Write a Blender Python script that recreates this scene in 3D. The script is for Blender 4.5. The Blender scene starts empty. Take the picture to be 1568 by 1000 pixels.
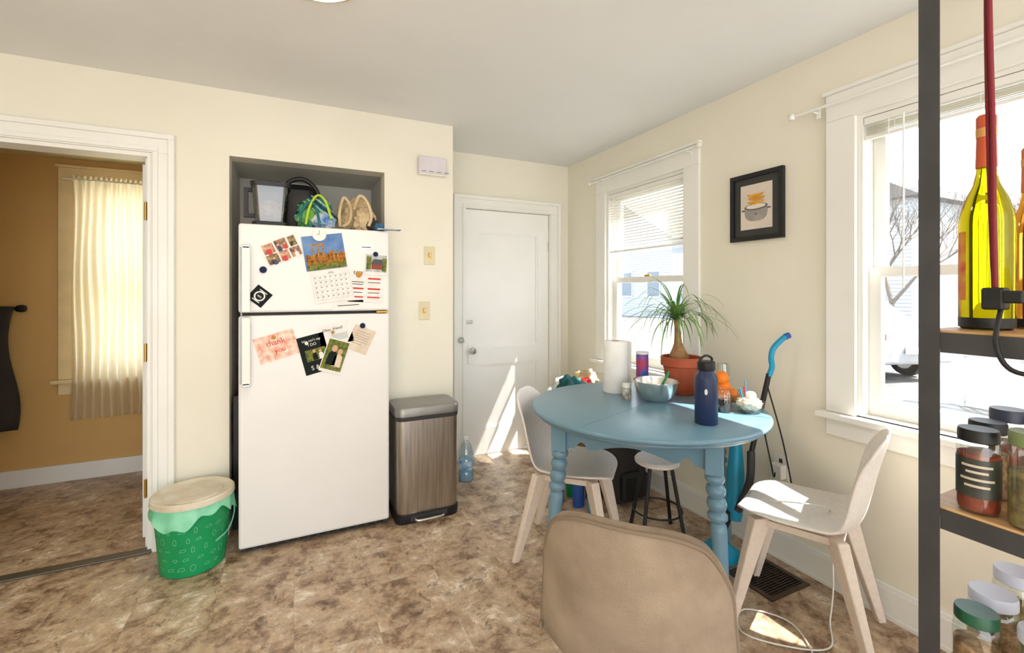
import bpy, bmesh, math, random
from mathutils import Vector, Matrix, noise
random.seed(7)
S=bpy.context.scene
COL=S.collection
# ------------------------------------------------------------------ materials
def L(r,g,b):
    f=lambda c:(c/255/12.92 if c/255<=0.04045 else ((c/255+0.055)/1.055)**2.4)
    return (f(r),f(g),f(b),1)
def mat(name,col,rough=0.5,metal=0.0,col2=None,nscale=8,bump=0.0,bscale=60,spec=0.5,trans=0.0,emit=None,estr=0,coat=0,detail=4,stretch=None,ior=1.45):
    m=bpy.data.materials.new(name); m.use_nodes=True
    nt=m.node_tree; b=nt.nodes['Principled BSDF']
    b.inputs['Base Color'].default_value=col
    b.inputs['Roughness'].default_value=rough
    b.inputs['Metallic'].default_value=metal
    b.inputs['Specular IOR Level'].default_value=spec
    b.inputs['Transmission Weight'].default_value=trans
    b.inputs['Coat Weight'].default_value=coat
    b.inputs['IOR'].default_value=ior
    if emit: 
        b.inputs['Emission Color'].default_value=emit; b.inputs['Emission Strength'].default_value=estr
    tc=nt.nodes.new('ShaderNodeTexCoord'); mp=nt.nodes.new('ShaderNodeMapping')
    nt.links.new(tc.outputs['Object'],mp.inputs['Vector'])
    if stretch: mp.inputs['Scale'].default_value=stretch
    if col2 is None:
        col2=tuple(min(1,c*0.9) for c in col[:3])+(1,)
    n=nt.nodes.new('ShaderNodeTexNoise'); n.inputs['Scale'].default_value=nscale; n.inputs['Detail'].default_value=detail
    nt.links.new(mp.outputs['Vector'],n.inputs['Vector'])
    r=nt.nodes.new('ShaderNodeValToRGB'); r.color_ramp.elements[0].position=0.35; r.color_ramp.elements[1].position=0.65
    r.color_ramp.elements[0].color=col2; r.color_ramp.elements[1].color=col
    nt.links.new(n.outputs['Fac'],r.inputs['Fac']); nt.links.new(r.outputs['Color'],b.inputs['Base Color'])
    if bump>0:
        n2=nt.nodes.new('ShaderNodeTexNoise'); n2.inputs['Scale'].default_value=bscale; n2.inputs['Detail'].default_value=3
        nt.links.new(mp.outputs['Vector'],n2.inputs['Vector'])
        bp=nt.nodes.new('ShaderNodeBump'); bp.inputs['Strength'].default_value=bump; bp.inputs['Distance'].default_value=0.01
        nt.links.new(n2.outputs['Fac'],bp.inputs['Height']); nt.links.new(bp.outputs['Normal'],b.inputs['Normal'])
    return m
def glassmat(name,tint=(1,1,1,1),gl=0.08,rough=0.02):
    m=bpy.data.materials.new(name); m.use_nodes=True; nt=m.node_tree; nt.nodes.clear()
    o=nt.nodes.new('ShaderNodeOutputMaterial'); mx=nt.nodes.new('ShaderNodeMixShader')
    t=nt.nodes.new('ShaderNodeBsdfTransparent'); g=nt.nodes.new('ShaderNodeBsdfGlossy')
    t.inputs[0].default_value=tint; g.inputs['Roughness'].default_value=rough
    mx.inputs[0].default_value=gl
    nt.links.new(t.outputs[0],mx.inputs[1]); nt.links.new(g.outputs[0],mx.inputs[2]); nt.links.new(mx.outputs[0],o.inputs[0])
    return m
def clothmat(name,col,transl=0.5):
    m=bpy.data.materials.new(name); m.use_nodes=True; nt=m.node_tree; nt.nodes.clear()
    o=nt.nodes.new('ShaderNodeOutputMaterial'); mx=nt.nodes.new('ShaderNodeMixShader')
    d=nt.nodes.new('ShaderNodeBsdfDiffuse'); t=nt.nodes.new('ShaderNodeBsdfTranslucent')
    w=nt.nodes.new('ShaderNodeTexNoise'); w.inputs['Scale'].default_value=40
    tc=nt.nodes.new('ShaderNodeTexCoord'); nt.links.new(tc.outputs['Object'],w.inputs['Vector'])
    r=nt.nodes.new('ShaderNodeValToRGB'); r.color_ramp.elements[0].color=tuple(c*.92 for c in col[:3])+(1,); r.color_ramp.elements[1].color=col
    nt.links.new(w.outputs['Fac'],r.inputs['Fac'])
    nt.links.new(r.outputs[0],d.inputs[0]); nt.links.new(r.outputs[0],t.inputs[0]); mx.inputs[0].default_value=transl
    nt.links.new(d.outputs[0],mx.inputs[1]); nt.links.new(t.outputs[0],mx.inputs[2]); nt.links.new(mx.outputs[0],o.inputs[0])
    return m
M_wall=mat('wall_paint',L(239,234,218),0.6,col2=L(235,230,213),nscale=2,bump=0.05,bscale=90,spec=0.3)
M_ceil=mat('ceiling_paint',L(236,237,236),0.7,col2=L(232,233,232),nscale=1.5,bump=0.04,bscale=60,spec=0.2)
M_trim=mat('trim_paint',L(243,242,236),0.35,col2=L(239,238,231),nscale=3)
M_door=mat('door_paint',L(245,245,242),0.35,col2=L(241,241,237),nscale=3)
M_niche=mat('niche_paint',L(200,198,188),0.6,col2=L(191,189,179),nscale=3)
M_bath=mat('bath_wall_paint',L(216,176,112),0.6,col2=L(211,170,105),nscale=2)
M_bathceil=mat('bath_ceiling_paint',L(225,212,170),0.6)
M_white=mat('white_plastic',L(238,236,228),0.4,col2=L(234,232,224),nscale=3)
M_fridge=mat('fridge_enamel',L(234,232,228),0.35,col2=L(230,228,224),nscale=2,bump=0.02,bscale=300,spec=0.5)
M_beigeplate=mat('switch_plate_plastic',L(225,212,175),0.4)
M_black=mat('black_plastic',L(28,28,30),0.45,col2=L(20,20,22))
M_dark=mat('dark_rubber',L(55,55,57),0.6)
M_rack=mat('rack_metal',L(74,74,76),0.45,metal=0.3,col2=L(64,64,66))
M_steel=mat('brushed_steel',L(190,185,178),0.32,metal=1.0,col2=L(165,160,152),nscale=6,stretch=(14,14,0.6),bump=0.03,bscale=40)
M_steelsm=mat('polished_steel',L(228,226,222),0.22,metal=1.0)
M_liddark=mat('lid_steel',L(150,148,144),0.4,metal=0.8)
M_brass=mat('brass',L(190,150,70),0.3,metal=1.0)
M_green=mat('green_plastic',L(18,155,92),0.4,col2=L(14,145,84))
M_greenbag=mat('green_film',L(145,218,180),0.35,col2=L(115,200,160),nscale=14)
M_lid=mat('bucket_lid_plastic',L(225,218,200),0.45,col2=L(205,190,162),nscale=9)
M_print=mat('green_print',L(130,205,168),0.5)
M_blue=mat('table_blue_paint',L(110,147,166),0.3,col2=L(104,140,159),nscale=2.5,spec=0.7)
M_chair=mat('chair_white_composite',L(236,229,221),0.5,col2=L(230,222,213),nscale=60,spec=0.3)
M_chleg=mat('chair_leg_composite',L(226,212,197),0.5,col2=L(219,204,188),nscale=60)
M_fab=mat('beige_fabric',L(160,143,123),0.92,col2=L(138,122,104),nscale=9,bump=0.35,bscale=320,spec=0.08,detail=8)
M_piping=mat('beige_piping',L(128,112,94),0.9,spec=0.1)
M_wood=mat('shelf_wood',L(205,165,115),0.5,col2=L(180,138,90),nscale=5,stretch=(14,1,14),detail=6)
M_terra=mat('terracotta',L(184,92,60),0.7,col2=L(166,80,50),nscale=12)
M_soil=mat('potting_soil',L(60,42,30),0.95,bump=0.6,bscale=80)
M_trunk=mat('palm_trunk',L(170,130,90),0.8,col2=L(120,85,55),nscale=20,bump=0.4,bscale=50)
M_leaf=mat('palm_leaf',L(122,160,78),0.5,col2=L(78,122,52),nscale=20)
M_navy=mat('navy_powdercoat',L(36,52,88),0.4,col2=L(31,46,80),bump=0.05,bscale=500)
M_paper=mat('paper_white',L(236,234,229),0.8,col2=L(228,226,221),nscale=20,spec=0.1)
M_towel=mat('tissue_paper',L(245,244,240),0.9,bump=0.15,bscale=120,spec=0.1)
M_orange=mat('orange_peel',L(245,130,20),0.5,bump=0.15,bscale=250)
M_red=mat('red_print',L(205,40,35),0.45)
M_blueP=mat('blue_print',L(45,90,170),0.45)
M_cyan=mat('cyan_plastic',L(20,150,190),0.35)
M_glass=glassmat('window_glass',(0.97,0.98,0.98,1),0.03)
M_jar=glassmat('jar_glass',(0.93,0.96,0.94,1),0.12)
M_smoke=glassmat('smoked_plastic',(0.42,0.42,0.42,1),0.15,0.1)
M_pet=glassmat('clear_plastic',(0.82,0.92,0.97,1),0.2,0.15)
M_oil=mat('olive_oil_glass',L(214,208,10),0.03,trans=1.0,ior=1.3,col2=L(200,192,4))
M_oil2=mat('amber_glass',L(215,150,50),0.05,trans=1.0,ior=1.3)
M_curtain=clothmat('curtain_cloth',L(250,240,212),0.72)
M_blind=clothmat('blind_vinyl',L(240,236,224),0.4)
M_tote=mat('canvas_tote',L(210,188,150),0.9,col2=L(182,158,120),nscale=8,bump=0.3,bscale=200)
M_lime=mat('lime_fabric',L(120,180,70),0.7,col2=L(30,120,115),nscale=14)
M_bluebag=mat('blue_bag_fabric',L(55,120,185),0.6,col2=L(235,235,220),nscale=13)
M_teal=mat('teal_fabric',L(40,125,120),0.7,col2=L(20,70,80),nscale=10)
M_darkcloth=mat('dark_cloth',L(58,52,48),0.95,bump=0.3,bscale=60)
M_glow=mat('lamp_diffuser',L(255,235,200),0.5,emit=(1,0.80,0.55,1),estr=3)
# floor
def floor_mat():
    m=bpy.data.materials.new('stone_vinyl_floor'); m.use_nodes=True; nt=m.node_tree; b=nt.nodes['Principled BSDF']
    N=nt.nodes.new; LK=nt.links.new
    tc=N('ShaderNodeTexCoord')
    br=N('ShaderNodeTexBrick'); br.offset=0.0; br.inputs['Scale'].default_value=1.0
    br.inputs['Brick Width'].default_value=0.305; br.inputs['Row Height'].default_value=0.305; br.inputs['Mortar Size'].default_value=0.0008
    br.inputs['Color1'].default_value=(0,0,0,1); br.inputs['Color2'].default_value=(1,1,1,1); br.inputs['Mortar'].default_value=(0.5,0.5,0.5,1)
    LK(tc.outputs['Object'],br.inputs['Vector'])
    sc=N('ShaderNodeVectorMath'); sc.operation='SCALE'; sc.inputs['Scale'].default_value=0.16; LK(br.outputs['Color'],sc.inputs[0])
    ad=N('ShaderNodeVectorMath'); ad.operation='ADD'; LK(tc.outputs['Object'],ad.inputs[0]); LK(sc.outputs[0],ad.inputs[1])
    n1=N('ShaderNodeTexNoise'); n1.inputs['Scale'].default_value=7.5; n1.inputs['Detail'].default_value=12; n1.inputs['Roughness'].default_value=0.76; n1.inputs['Distortion'].default_value=0.3
    LK(ad.outputs[0],n1.inputs['Vector'])
    r=N('ShaderNodeValToRGB'); e=r.color_ramp.elements
    e[0].position=0.35; e[0].color=L(104,80,62); e[1].position=0.64; e[1].color=L(232,220,202)
    a=e.new(0.42); a.color=L(146,119,95); a=e.new(0.48); a.color=L(180,154,127); a=e.new(0.56); a.color=L(199,176,148)
    LK(n1.outputs['Fac'],r.inputs['Fac'])
    n2=N('ShaderNodeTexNoise'); n2.inputs['Scale'].default_value=12; n2.inputs['Detail'].default_value=12; n2.inputs['Roughness'].default_value=.76; n2.inputs['Distortion'].default_value=.5; LK(ad.outputs[0],n2.inputs['Vector'])
    r2=N('ShaderNodeValToRGB'); r2.color_ramp.elements[0].position=0.37; r2.color_ramp.elements[0].color=(0.30,0.25,0.21,1); r2.color_ramp.elements[1].position=0.44; r2.color_ramp.elements[1].color=(1,1,1,1)
    LK(n2.outputs['Fac'],r2.inputs['Fac'])
    n3=N('ShaderNodeTexVoronoi'); n3.inputs['Scale'].default_value=34; n3.inputs['Randomness'].default_value=1; LK(ad.outputs[0],n3.inputs['Vector'])
    r3=N('ShaderNodeValToRGB'); r3.color_ramp.elements[0].position=0.0; r3.color_ramp.elements[0].color=(.80,.80,.82,1); r3.color_ramp.elements[1].position=.8; r3.color_ramp.elements[1].color=(1.08,1.07,1.05,1)
    LK(n3.outputs['Color'],r3.inputs['Fac'])
    mx=N('ShaderNodeMix'); mx.data_type='RGBA'; mx.blend_type='MULTIPLY'; mx.inputs[0].default_value=0.85
    LK(r.outputs[0],mx.inputs[6]); LK(r2.outputs[0],mx.inputs[7])
    mv=N('ShaderNodeMix'); mv.data_type='RGBA'; mv.blend_type='MULTIPLY'; mv.inputs[0].default_value=1
    LK(mx.outputs[2],mv.inputs[6]); LK(r3.outputs[0],mv.inputs[7])
    mm=N('ShaderNodeMix'); mm.data_type='RGBA'; mm.blend_type='MIX'; mm.inputs[7].default_value=L(130,108,86)
    ms=N('ShaderNodeMath'); ms.operation='MULTIPLY'; ms.inputs[1].default_value=0.3; LK(br.outputs['Fac'],ms.inputs[0]); LK(ms.outputs[0],mm.inputs[0])
    LK(mv.outputs[2],mm.inputs[6]); LK(mm.outputs[2],b.inputs['Base Color'])
    b.inputs['Roughness'].default_value=0.36
    bp=N('ShaderNodeBump'); bp.inputs['Strength'].default_value=0.12; bp.inputs['Distance'].default_value=0.01; LK(n2.outputs['Fac'],bp.inputs['Height']); LK(bp.outputs[0],b.inputs['Normal'])
    return m
M_floor=floor_mat()
# ------------------------------------------------------------------ geometry helpers
def grp(name,loc=(0,0,0),rz=0,rot=None):
    e=bpy.data.objects.new(name,None); COL.objects.link(e); e.location=loc; e.rotation_euler=rot if rot else (0,0,rz); e.empty_display_size=0.05
    return e
def obj(name,verts,faces,m,parent=None,loc=(0,0,0),rot=(0,0,0),smooth=False,bevel=0,subd=0,solid=0,sharp=40,soff=-1):
    me=bpy.data.meshes.new(name); me.from_pydata([tuple(v) for v in verts],[],faces); me.validate()
    bm=bmesh.new(); bm.from_mesh(me); bmesh.ops.recalc_face_normals(bm,faces=bm.faces); bm.to_mesh(me); bm.free()
    o=bpy.data.objects.new(name,me); COL.objects.link(o); o.location=loc; o.rotation_euler=rot
    me.materials.append(m)
    if smooth:
        for p in me.polygons: p.use_smooth=True
        if not subd: me.set_sharp_from_angle(angle=math.radians(sharp))
    if parent: o.parent=parent
    if solid: md=o.modifiers.new('s','SOLIDIFY'); md.thickness=solid; md.offset=soff
    if bevel: md=o.modifiers.new('b','BEVEL'); md.width=bevel; md.segments=2; md.limit_method='ANGLE'
    if subd: md=o.modifiers.new('sub','SUBSURF'); md.levels=subd; md.render_levels=subd
    return o
BF=[(0,1,2,3),(7,6,5,4),(0,4,5,1),(1,5,6,2),(2,6,7,3),(3,7,4,0)]
def bv(x0,x1,y0,y1,z0,z1): return [(x0,y0,z0),(x1,y0,z0),(x1,y1,z0),(x0,y1,z0),(x0,y0,z1),(x1,y0,z1),(x1,y1,z1),(x0,y1,z1)]
def boxes(name,lst,m,parent=None,bevel=0,**k):
    V=[];F=[]
    for b in lst:
        n=len(V); V+=bv(*b); F+=[tuple(i+n for i in f) for f in BF]
    return obj(name,V,F,m,parent,bevel=bevel,**k)
def box(name,size,loc,m,parent=None,bevel=0.002,rot=(0,0,0)):
    x,y,z=[s/2 for s in size]
    return obj(name,bv(-x,x,-y,y,-z,z),BF,m,parent,loc,rot,bevel=bevel)
def lathe(name,prof,m,parent=None,loc=(0,0,0),seg=36,rot=(0,0,0),shear=(0,0),subd=0,sharp=35,scale=(1,1)):
    V=[];F=[];n=len(prof)
    for r,z in prof:
        for i in range(seg):
            a=2*math.pi*i/seg
            V.append((r*math.cos(a)*scale[0]+shear[0]*z,r*math.sin(a)*scale[1]+shear[1]*z,z))
    for j in range(n-1):
        for i in range(seg):
            F.append((j*seg+i,j*seg+(i+1)%seg,(j+1)*seg+(i+1)%seg,(j+1)*seg+i))
    if prof[0][0]>1e-4: F.append(tuple(range(seg))[::-1])
    if prof[-1][0]>1e-4: F.append(tuple((n-1)*seg+i for i in range(seg)))
    me=obj(name,V,F,m,parent,loc,rot,smooth=True,sharp=sharp,subd=subd)
    bm=bmesh.new(); bm.from_mesh(me.data); bmesh.ops.remove_doubles(bm,verts=bm.verts,dist=1e-6); bm.to_mesh(me.data); bm.free()
    return me
def crom(P,n=6,closed=False):
    P=[Vector(p) for p in P]; out=[]; N=len(P)
    rng=N if closed else N-1
    for i in range(rng):
        if closed: p0,p1,p2,p3=P[(i-1)%N],P[i],P[(i+1)%N],P[(i+2)%N]
        else: p0,p1,p2,p3=P[max(i-1,0)],P[i],P[i+1],P[min(i+2,N-1)]
        for k in range(n):
            t=k/n
            out.append(0.5*((2*p1)+(p2-p0)*t+(2*p0-5*p1+4*p2-p3)*t*t+(3*p1-p0-3*p2+p3)*t**3))
    if not closed: out.append(P[-1])
    return out
def tube(name,pts,r,m,parent=None,n=6,seg=10,closed=False,loc=(0,0,0),sub=True,r1=None):
    P=crom(pts,n,closed) if sub else [Vector(p) for p in pts]
    V=[];F=[];N=len(P)
    up=Vector((0,0,1)); prev=None
    for i,p in enumerate(P):
        if closed: t=(P[(i+1)%N]-P[(i-1)%N])
        else: t=P[min(i+1,N-1)]-P[max(i-1,0)]
        t.normalize()
        if prev is None:
            a=t.cross(up); 
            if a.length<0.05: a=t.cross(Vector((1,0,0)))
        else: a=prev-t*prev.dot(t)
        a.normalize(); prev=a; b=t.cross(a)
        rr=r if r1 is None else r+(r1-r)*i/(N-1)
        for k in range(seg):
            an=2*math.pi*k/seg; V.append(p+a*math.cos(an)*rr+b*math.sin(an)*rr)
    for i in range(N if closed else N-1):
        j=(i+1)%N
        for k in range(seg): F.append((i*seg+k,i*seg+(k+1)%seg,j*seg+(k+1)%seg,j*seg+k))
    if not closed: F.append(tuple(range(seg))); F.append(tuple((N-1)*seg+k for k in range(seg)))
    return obj(name,V,F,m,parent,loc,smooth=True,sharp=50)
def strut(name,p0,p1,s0,s1,m,parent=None,bevel=0.004,dirx=(1,0,0)):
    p0=Vector(p0);p1=Vector(p1); V=[]
    dx=Vector(dirx).normalized(); dy=Vector((0,0,1)).cross(dx)
    if abs((p1-p0).normalized().z)<0.5: dy=Vector((0,0,1)); dx=(p1-p0).cross(dy).normalized()
    for p,s in((p0,s0),(p1,s1)):
        for a,b in((-1,-1),(1,-1),(1,1),(-1,1)): V.append(p+dx*a*s[0]/2+dy*b*s[1]/2)
    return obj(name,V,BF,m,parent,bevel=bevel)
def rr(w,d,r,z,n=6,cx=0,cy=0):
    out=[]
    for sx,sy,a0 in((1,1,0),(-1,1,90),(-1,-1,180),(1,-1,270)):
        for k in range(n+1):
            a=math.radians(a0+90*k/n); out.append((cx+sx*(w/2-r)+r*math.cos(a),cy+sy*(d/2-r)+r*math.sin(a),z))
    return out
def loft(name,loops,m,parent=None,loc=(0,0,0),rot=(0,0,0),cap=True,smooth=True,sharp=35,solid=0):
    V=[];F=[];n=len(loops[0])
    for l in loops: V+=l
    for j in range(len(loops)-1):
        for i in range(n): F.append((j*n+i,j*n+(i+1)%n,(j+1)*n+(i+1)%n,(j+1)*n+i))
    if cap: F.append(tuple(range(n))[::-1]); F.append(tuple((len(loops)-1)*n+i for i in range(n)))
    return obj(name,V,F,m,parent,loc,rot,smooth=smooth,sharp=sharp,solid=solid)
def blob(name,size,loc,m,seed=0,amp=0.25,fr=2.2,parent=None,rot=(0,0,0),crease=0.0):
    bm=bmesh.new(); bmesh.ops.create_icosphere(bm,subdivisions=5 if crease else 4,radius=1)
    for v in bm.verts:
        d=noise.noise(v.co*fr+Vector((seed*7.3,0,0)))+0.5*abs(noise.noise(v.co*fr*2.5+Vector((seed,3,0))))
        if crease: d-=crease*(1-min(1,abs(noise.noise(v.co*fr*1.7+Vector((seed*2,5,1))))*5))
        v.co*=1+amp*d
        v.co.x*=size[0]/2; v.co.y*=size[1]/2; v.co.z*=size[2]/2
        if v.co.z<-size[2]*0.42: v.co.z=-size[2]*0.42
    me=bpy.data.meshes.new(name); bm.to_mesh(me); bm.free()
    for p in me.polygons: p.use_smooth=True
    me.materials.append(m); o=bpy.data.objects.new(name,me); COL.objects.link(o); o.location=loc; o.rotation_euler=rot
    if parent: o.parent=parent
    return o
def prism(name,poly,y0,y1,m,parent=None,loc=(0,0,0),rot=(0,0,0),bevel=0):
    n=len(poly); V=[(x,y0,z) for x,z in poly]+[(x,y1,z) for x,z in poly]
    F=[tuple(range(n)),tuple(range(n,2*n))[::-1]]+[(i,(i+1)%n,n+(i+1)%n,n+i) for i in range(n)]
    return obj(name,V,F,m,parent,loc,rot,bevel=bevel)
def text(body,size,loc,m,parent,rot=(math.pi/2,0,0)):
    c=bpy.data.curves.new('lettering','FONT'); c.body=body; c.size=size; c.align_x='CENTER'; c.align_y='CENTER'; c.extrude=0.0002
    o=bpy.data.objects.new('lettering',c); COL.objects.link(o); o.location=loc; o.rotation_euler=rot; o.parent=parent; c.materials.append(m)
    return o
# ------------------------------------------------------------------ room shell
W=2.2; D=2.92; B=3.44; H=2.44; R0=-2.2
boxes('floor',[(-2.9,W+.14,R0,4.4,-.12,0)],M_floor)
boxes('ceiling',[(-2.14,W+.14,R0,3.6,H,H+.12)],M_ceil)
w2=(.35,1.13); w1=(2.09,2.88); z0,z1=.80,2.10
def wallX(name,x0,x1,ya,yb,H,holes,m):
    L_=[];y=ya
    for (a,b,c,d) in sorted(holes):
        L_.append((x0,x1,y,a,0,H)); L_.append((x0,x1,a,b,0,c)); L_.append((x0,x1,a,b,d,H)); y=b
    L_.append((x0,x1,y,yb,0,H)); return boxes(name,[l for l in L_ if l[5]>l[4]],m)
wallX('wall_right',W,W+.14,R0,B+.14,H,[(*w2,z0,z1),(*w1,z0,z1)],M_wall)
def wallY(name,y0,y1,xa,xb,H,holes,m):
    L_=[];x=xa
    for (a,b,c,d) in sorted(holes):
        L_.append((x,a,y0,y1,0,H)); 
        if c>0: L_.append((a,b,y0,y1,0,c))
        L_.append((a,b,y0,y1,d,H)); x=b
    L_.append((x,xb,y0,y1,0,H)); return boxes(name,L_,m)
wallY('wall_front',D,D+.12,-2.14,.96,H,[(-1.41,-.66,0,2.05),(-.32,.512,0,2.08)],M_wall)
boxes('wall_return',[(.632,.96,D+.12,B+.1,0,H)],M_wall)
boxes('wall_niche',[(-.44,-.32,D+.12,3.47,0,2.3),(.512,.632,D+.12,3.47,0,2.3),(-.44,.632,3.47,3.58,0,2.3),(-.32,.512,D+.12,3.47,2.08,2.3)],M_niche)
wallY('wall_back',B,B+.14,.96,W,H,[(1.236,2.007,0,2.0)],M_wall)
boxes('wall_left',[(-2.14,-2.0,R0,D,0,H)],M_wall)
# bathroom
wallY('wall_bath_back',4.25,4.39,-2.8,-.3,2.3,[(-1.40,-.72,.72,2.12)],M_bath)
boxes('wall_bath_side',[(-.50,-.445,D+.125,4.25,0,2.27)],M_bath)
boxes('wall_bath_left',[(-2.9,-2.8,D+.12,4.39,0,2.3)],M_bath)
boxes('wall_bath_inner',[(-2.8,-1.53,D+.121,D+.14,0,2.27),(-.60,-.505,D+.121,D+.14,0,2.27)],M_bath)
boxes('ceiling_bath',[(-2.9,-.44,D+.12,4.39,2.27,2.35)],M_bathceil)
boxes('baseboard_bath',[(-2.8,-.5,4.232,4.25,0,.12)],M_trim,bevel=.004)
# baseboards
boxes('baseboard_right',[(W-.016,W,R0,B,0,.12),(W-.022,W-.016,R0,B,.0,.02),(W-.011,W,R0,B,.12,.135)],M_trim,bevel=.002)
boxes('baseboard_front',[(-.555,-.325,D-.016,D,0,.12),(.517,.97,D-.016,D,0,.12),(-2,-1.52,D-.016,D,0,.12)],M_trim,bevel=.003)
boxes('baseboard_back',[(2.12,W-.02,B-.016,B,0,.12)],M_trim,bevel=.003)
# door casings
def profcasing(name,x0,x1,z,y,m,w=.10):
    L_=[]
    for (ta,t,a,b) in((0,.016,0,1),(.0161,.024,.06,.28),(.0161,.03,.72,.98)):
        L_.append((x1+a*w,x1+b*w,y-t,y-ta,0,z+a*w-.0002))
        L_.append((x0-b*w,x0-a*w,y-t,y-ta,0,z+a*w-.0002))
        L_.append((x0-b*w,x1+b*w,y-t,y-ta,z+a*w,z+b*w))
    return boxes(name,L_,m,bevel=.002)
profcasing('trim_1',-1.41,-.66,2.05,D,M_trim)
boxes('trim_2',[(-.68,-.66,D,D+.13,0,2.03),(-1.41,-1.39,D,D+.13,0,2.03),(-1.41,-.66,D,D+.13,2.03,2.05),(-.70,-.68,D+.05,D+.09,0,2.03)],M_trim)
g=grp('door_hinge',(-.682,D+.03,0))
for i,z in enumerate((1.75,.32,1.02)):
    box('hinge_leaf',(.006,.035,.09),(-.004,0,z),M_brass,g,.001); lathe('hinge_barrel',[(.006,z-.047),(.006,z+.047)],M_brass,g,(-.008,-.02,0),12)
boxes('trim_threshold',[(-1.41,-.66,D-.03,D+.03,0,.01)],mat('threshold_metal',L(108,102,94),0.4,metal=.6),bevel=.004)
# back door + casing
g=grp('door_1')
boxes('frame',[(1.24,1.345,B+.01,B+.045,.01,1.995),(1.90,2.003,B+.01,B+.045,.01,1.995),(1.345,1.90,B+.01,B+.045,1.82,1.995),(1.345,1.90,B+.01,B+.045,.74,.88),(1.345,1.90,B+.01,B+.045,.01,.22)],M_door,g)
boxes('panels',[(1.345,1.90,B+.026,B+.035,.2,1.83)],M_door,g)
def mould(za,zb): return [(1.345,1.36,B+.016,B+.03,za,zb),(1.885,1.90,B+.016,B+.03,za,zb),(1.36,1.885,B+.016,B+.03,zb-.015,zb),(1.36,1.885,B+.016,B+.03,za,za+.015)]
boxes('panel_moulding',mould(.88,1.82)+mould(.22,.74),M_door,g)
lathe('door_knob',[(.001,0),(.012,0),(.012,.03),(.028,.042),(.030,.055),(.022,.068),(.001,.07)],M_steelsm,g,(1.285,B+.01,.86),rot=(math.pi/2,0,0))
box('knob_plate',(.05,.006,.16),(1.285,B+.007,.83),M_trim,g,.002)
box('latch_bolt',(.07,.014,.03),(1.262,B+.003,1.09),M_steelsm,g,.003)
for z in(1.72,.3):
    box('hinge',(.02,.01,.09),(2.0,B+.004,z),M_steelsm,g,.002)
profcasing('trim_3',1.236,2.007,2.0,B,M_trim,w=.105)
g=grp('glass_knob_lock',(1.19,B-.03,.95)); 
lathe('rosette',[(.001,0),(.024,0),(.022,.006),(.001,.006)],M_steelsm,g,rot=(math.pi/2,0,0))
lathe('knob',[(.001,.006),(.01,.008),(.01,.02),(.022,.03),(.022,.042),(.001,.05)],M_jar,g,rot=(math.pi/2,0,0),seg=8)
# ------------------------------------------------------------------ windows
def window(name,loc,rz,w,z0,z1,cw=.12,mt=M_trim):
    g=grp(name,loc,rz); h=w/2; zm=(z0+z1)/2-.03
    boxes('casing',[(-h-cw,-h,-.02,0,z0-.003,z1),(h,h+cw,-.02,0,z0-.003,z1),(-h-cw,h+cw,-.02,0,z1,z1+cw)],mt,g,bevel=.003)
    boxes('casing_cap',[(-h-cw-.012,h+cw+.012,-.032,0,z1+cw,z1+cw+.018)],mt,g,bevel=.003)
    boxes('sill',[(-h-cw-.03,h+cw+.03,-.055,-.0005,z0-.03,z0-.004)],mt,g,bevel=.004)
    boxes('sill_inner',[(-h,h,0,.15,z0-.03,z0+.006)],mt,g)
    boxes('apron',[(-h-cw,h+cw,-.018,0,z0-.11,z0-.031)],mt,g,bevel=.003)
    boxes('jambs',[(-h,-h+.02,0,.13,z0+.006,z1-.02),(h-.02,h,0,.13,z0+.006,z1-.02),(-h,h,0,.13,z1-.02,z1)],mt,g)
    a=h-.021
    def sash(nm,y,za,zb,br):
        boxes(nm,[(-a,-a+.045,y,y+.03,za,zb),(a-.045,a,y,y+.03,za,zb),(-a+.045,a-.045,y,y+.03,za,za+br),(-a+.045,a-.045,y,y+.03,zb-.04,zb)],mt,g)
        boxes(nm+'_pane',[(-a+.04,a-.04,y+.013,y+.017,za+.02,zb-.02)],M_glass,g)
    sash('lower_sash',.045,z0+.007,zm+.02,.065); sash('upper_sash',.08,zm-.02,z1-.021,.04)
    box('sash_lock',(.05,.02,.015),(0,.055,zm+.027),M_brass,g,.002)
    return g
window('window_1',(W,(w1[0]+w1[1])/2,0),-math.pi/2,w1[1]-w1[0],z0,z1)
window('window_2',(W,(w2[0]+w2[1])/2,0),-math.pi/2,w2[1]-w2[0],z0,z1)
window('window_3',(-1.06,4.25,0),0,.68,.72,2.12,cw=.085,mt=mat('bath_trim',L(238,215,165),.5))
def blind(name,loc,w,ztop,zbot,sp,tilt):
    g=grp(name,loc,-math.pi/2); box('headrail',(w,.035,.03),(0,.02,ztop-.015),M_trim,g)
    V=[];F=[];z=ztop-.04
    while z>zbot+.015:
        n=len(V); c=math.cos(tilt)*.0125; s=math.sin(tilt)*.0125
        for x in(-w/2,w/2):
            V+=[(x,.02-c,z-s),(x,.02,z+.0025),(x,.02+c,z+s)]
        F+=[(n,n+1,n+4,n+3),(n+1,n+2,n+5,n+4)]; z-=sp
    obj('slats',V,F,M_blind,g)
    box('bottom_rail',(w,.024,.014),(0,.02,zbot+.007),M_trim,g)
    for x in(-w*.35,0,w*.35): tube('ladder_cord',[(x,.005,ztop-.02),(x,.005,zbot+.01)],.001,M_trim,g,sub=False,seg=5)
    return g
b1=blind('window_blind',(W+.0,(w1[0]+w1[1])/2,0),.745,z1-.022,1.63,.021,math.radians(48))
b2=blind('window_blind',(W+.0,(w2[0]+w2[1])/2,0),.735,z1-.022,1.985,.0065,math.radians(5))
tube('tilt_wand',[(-.22,-.012,2.05),(-.22,-.014,1.35)],.003,M_trim,b2,sub=False)
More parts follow.
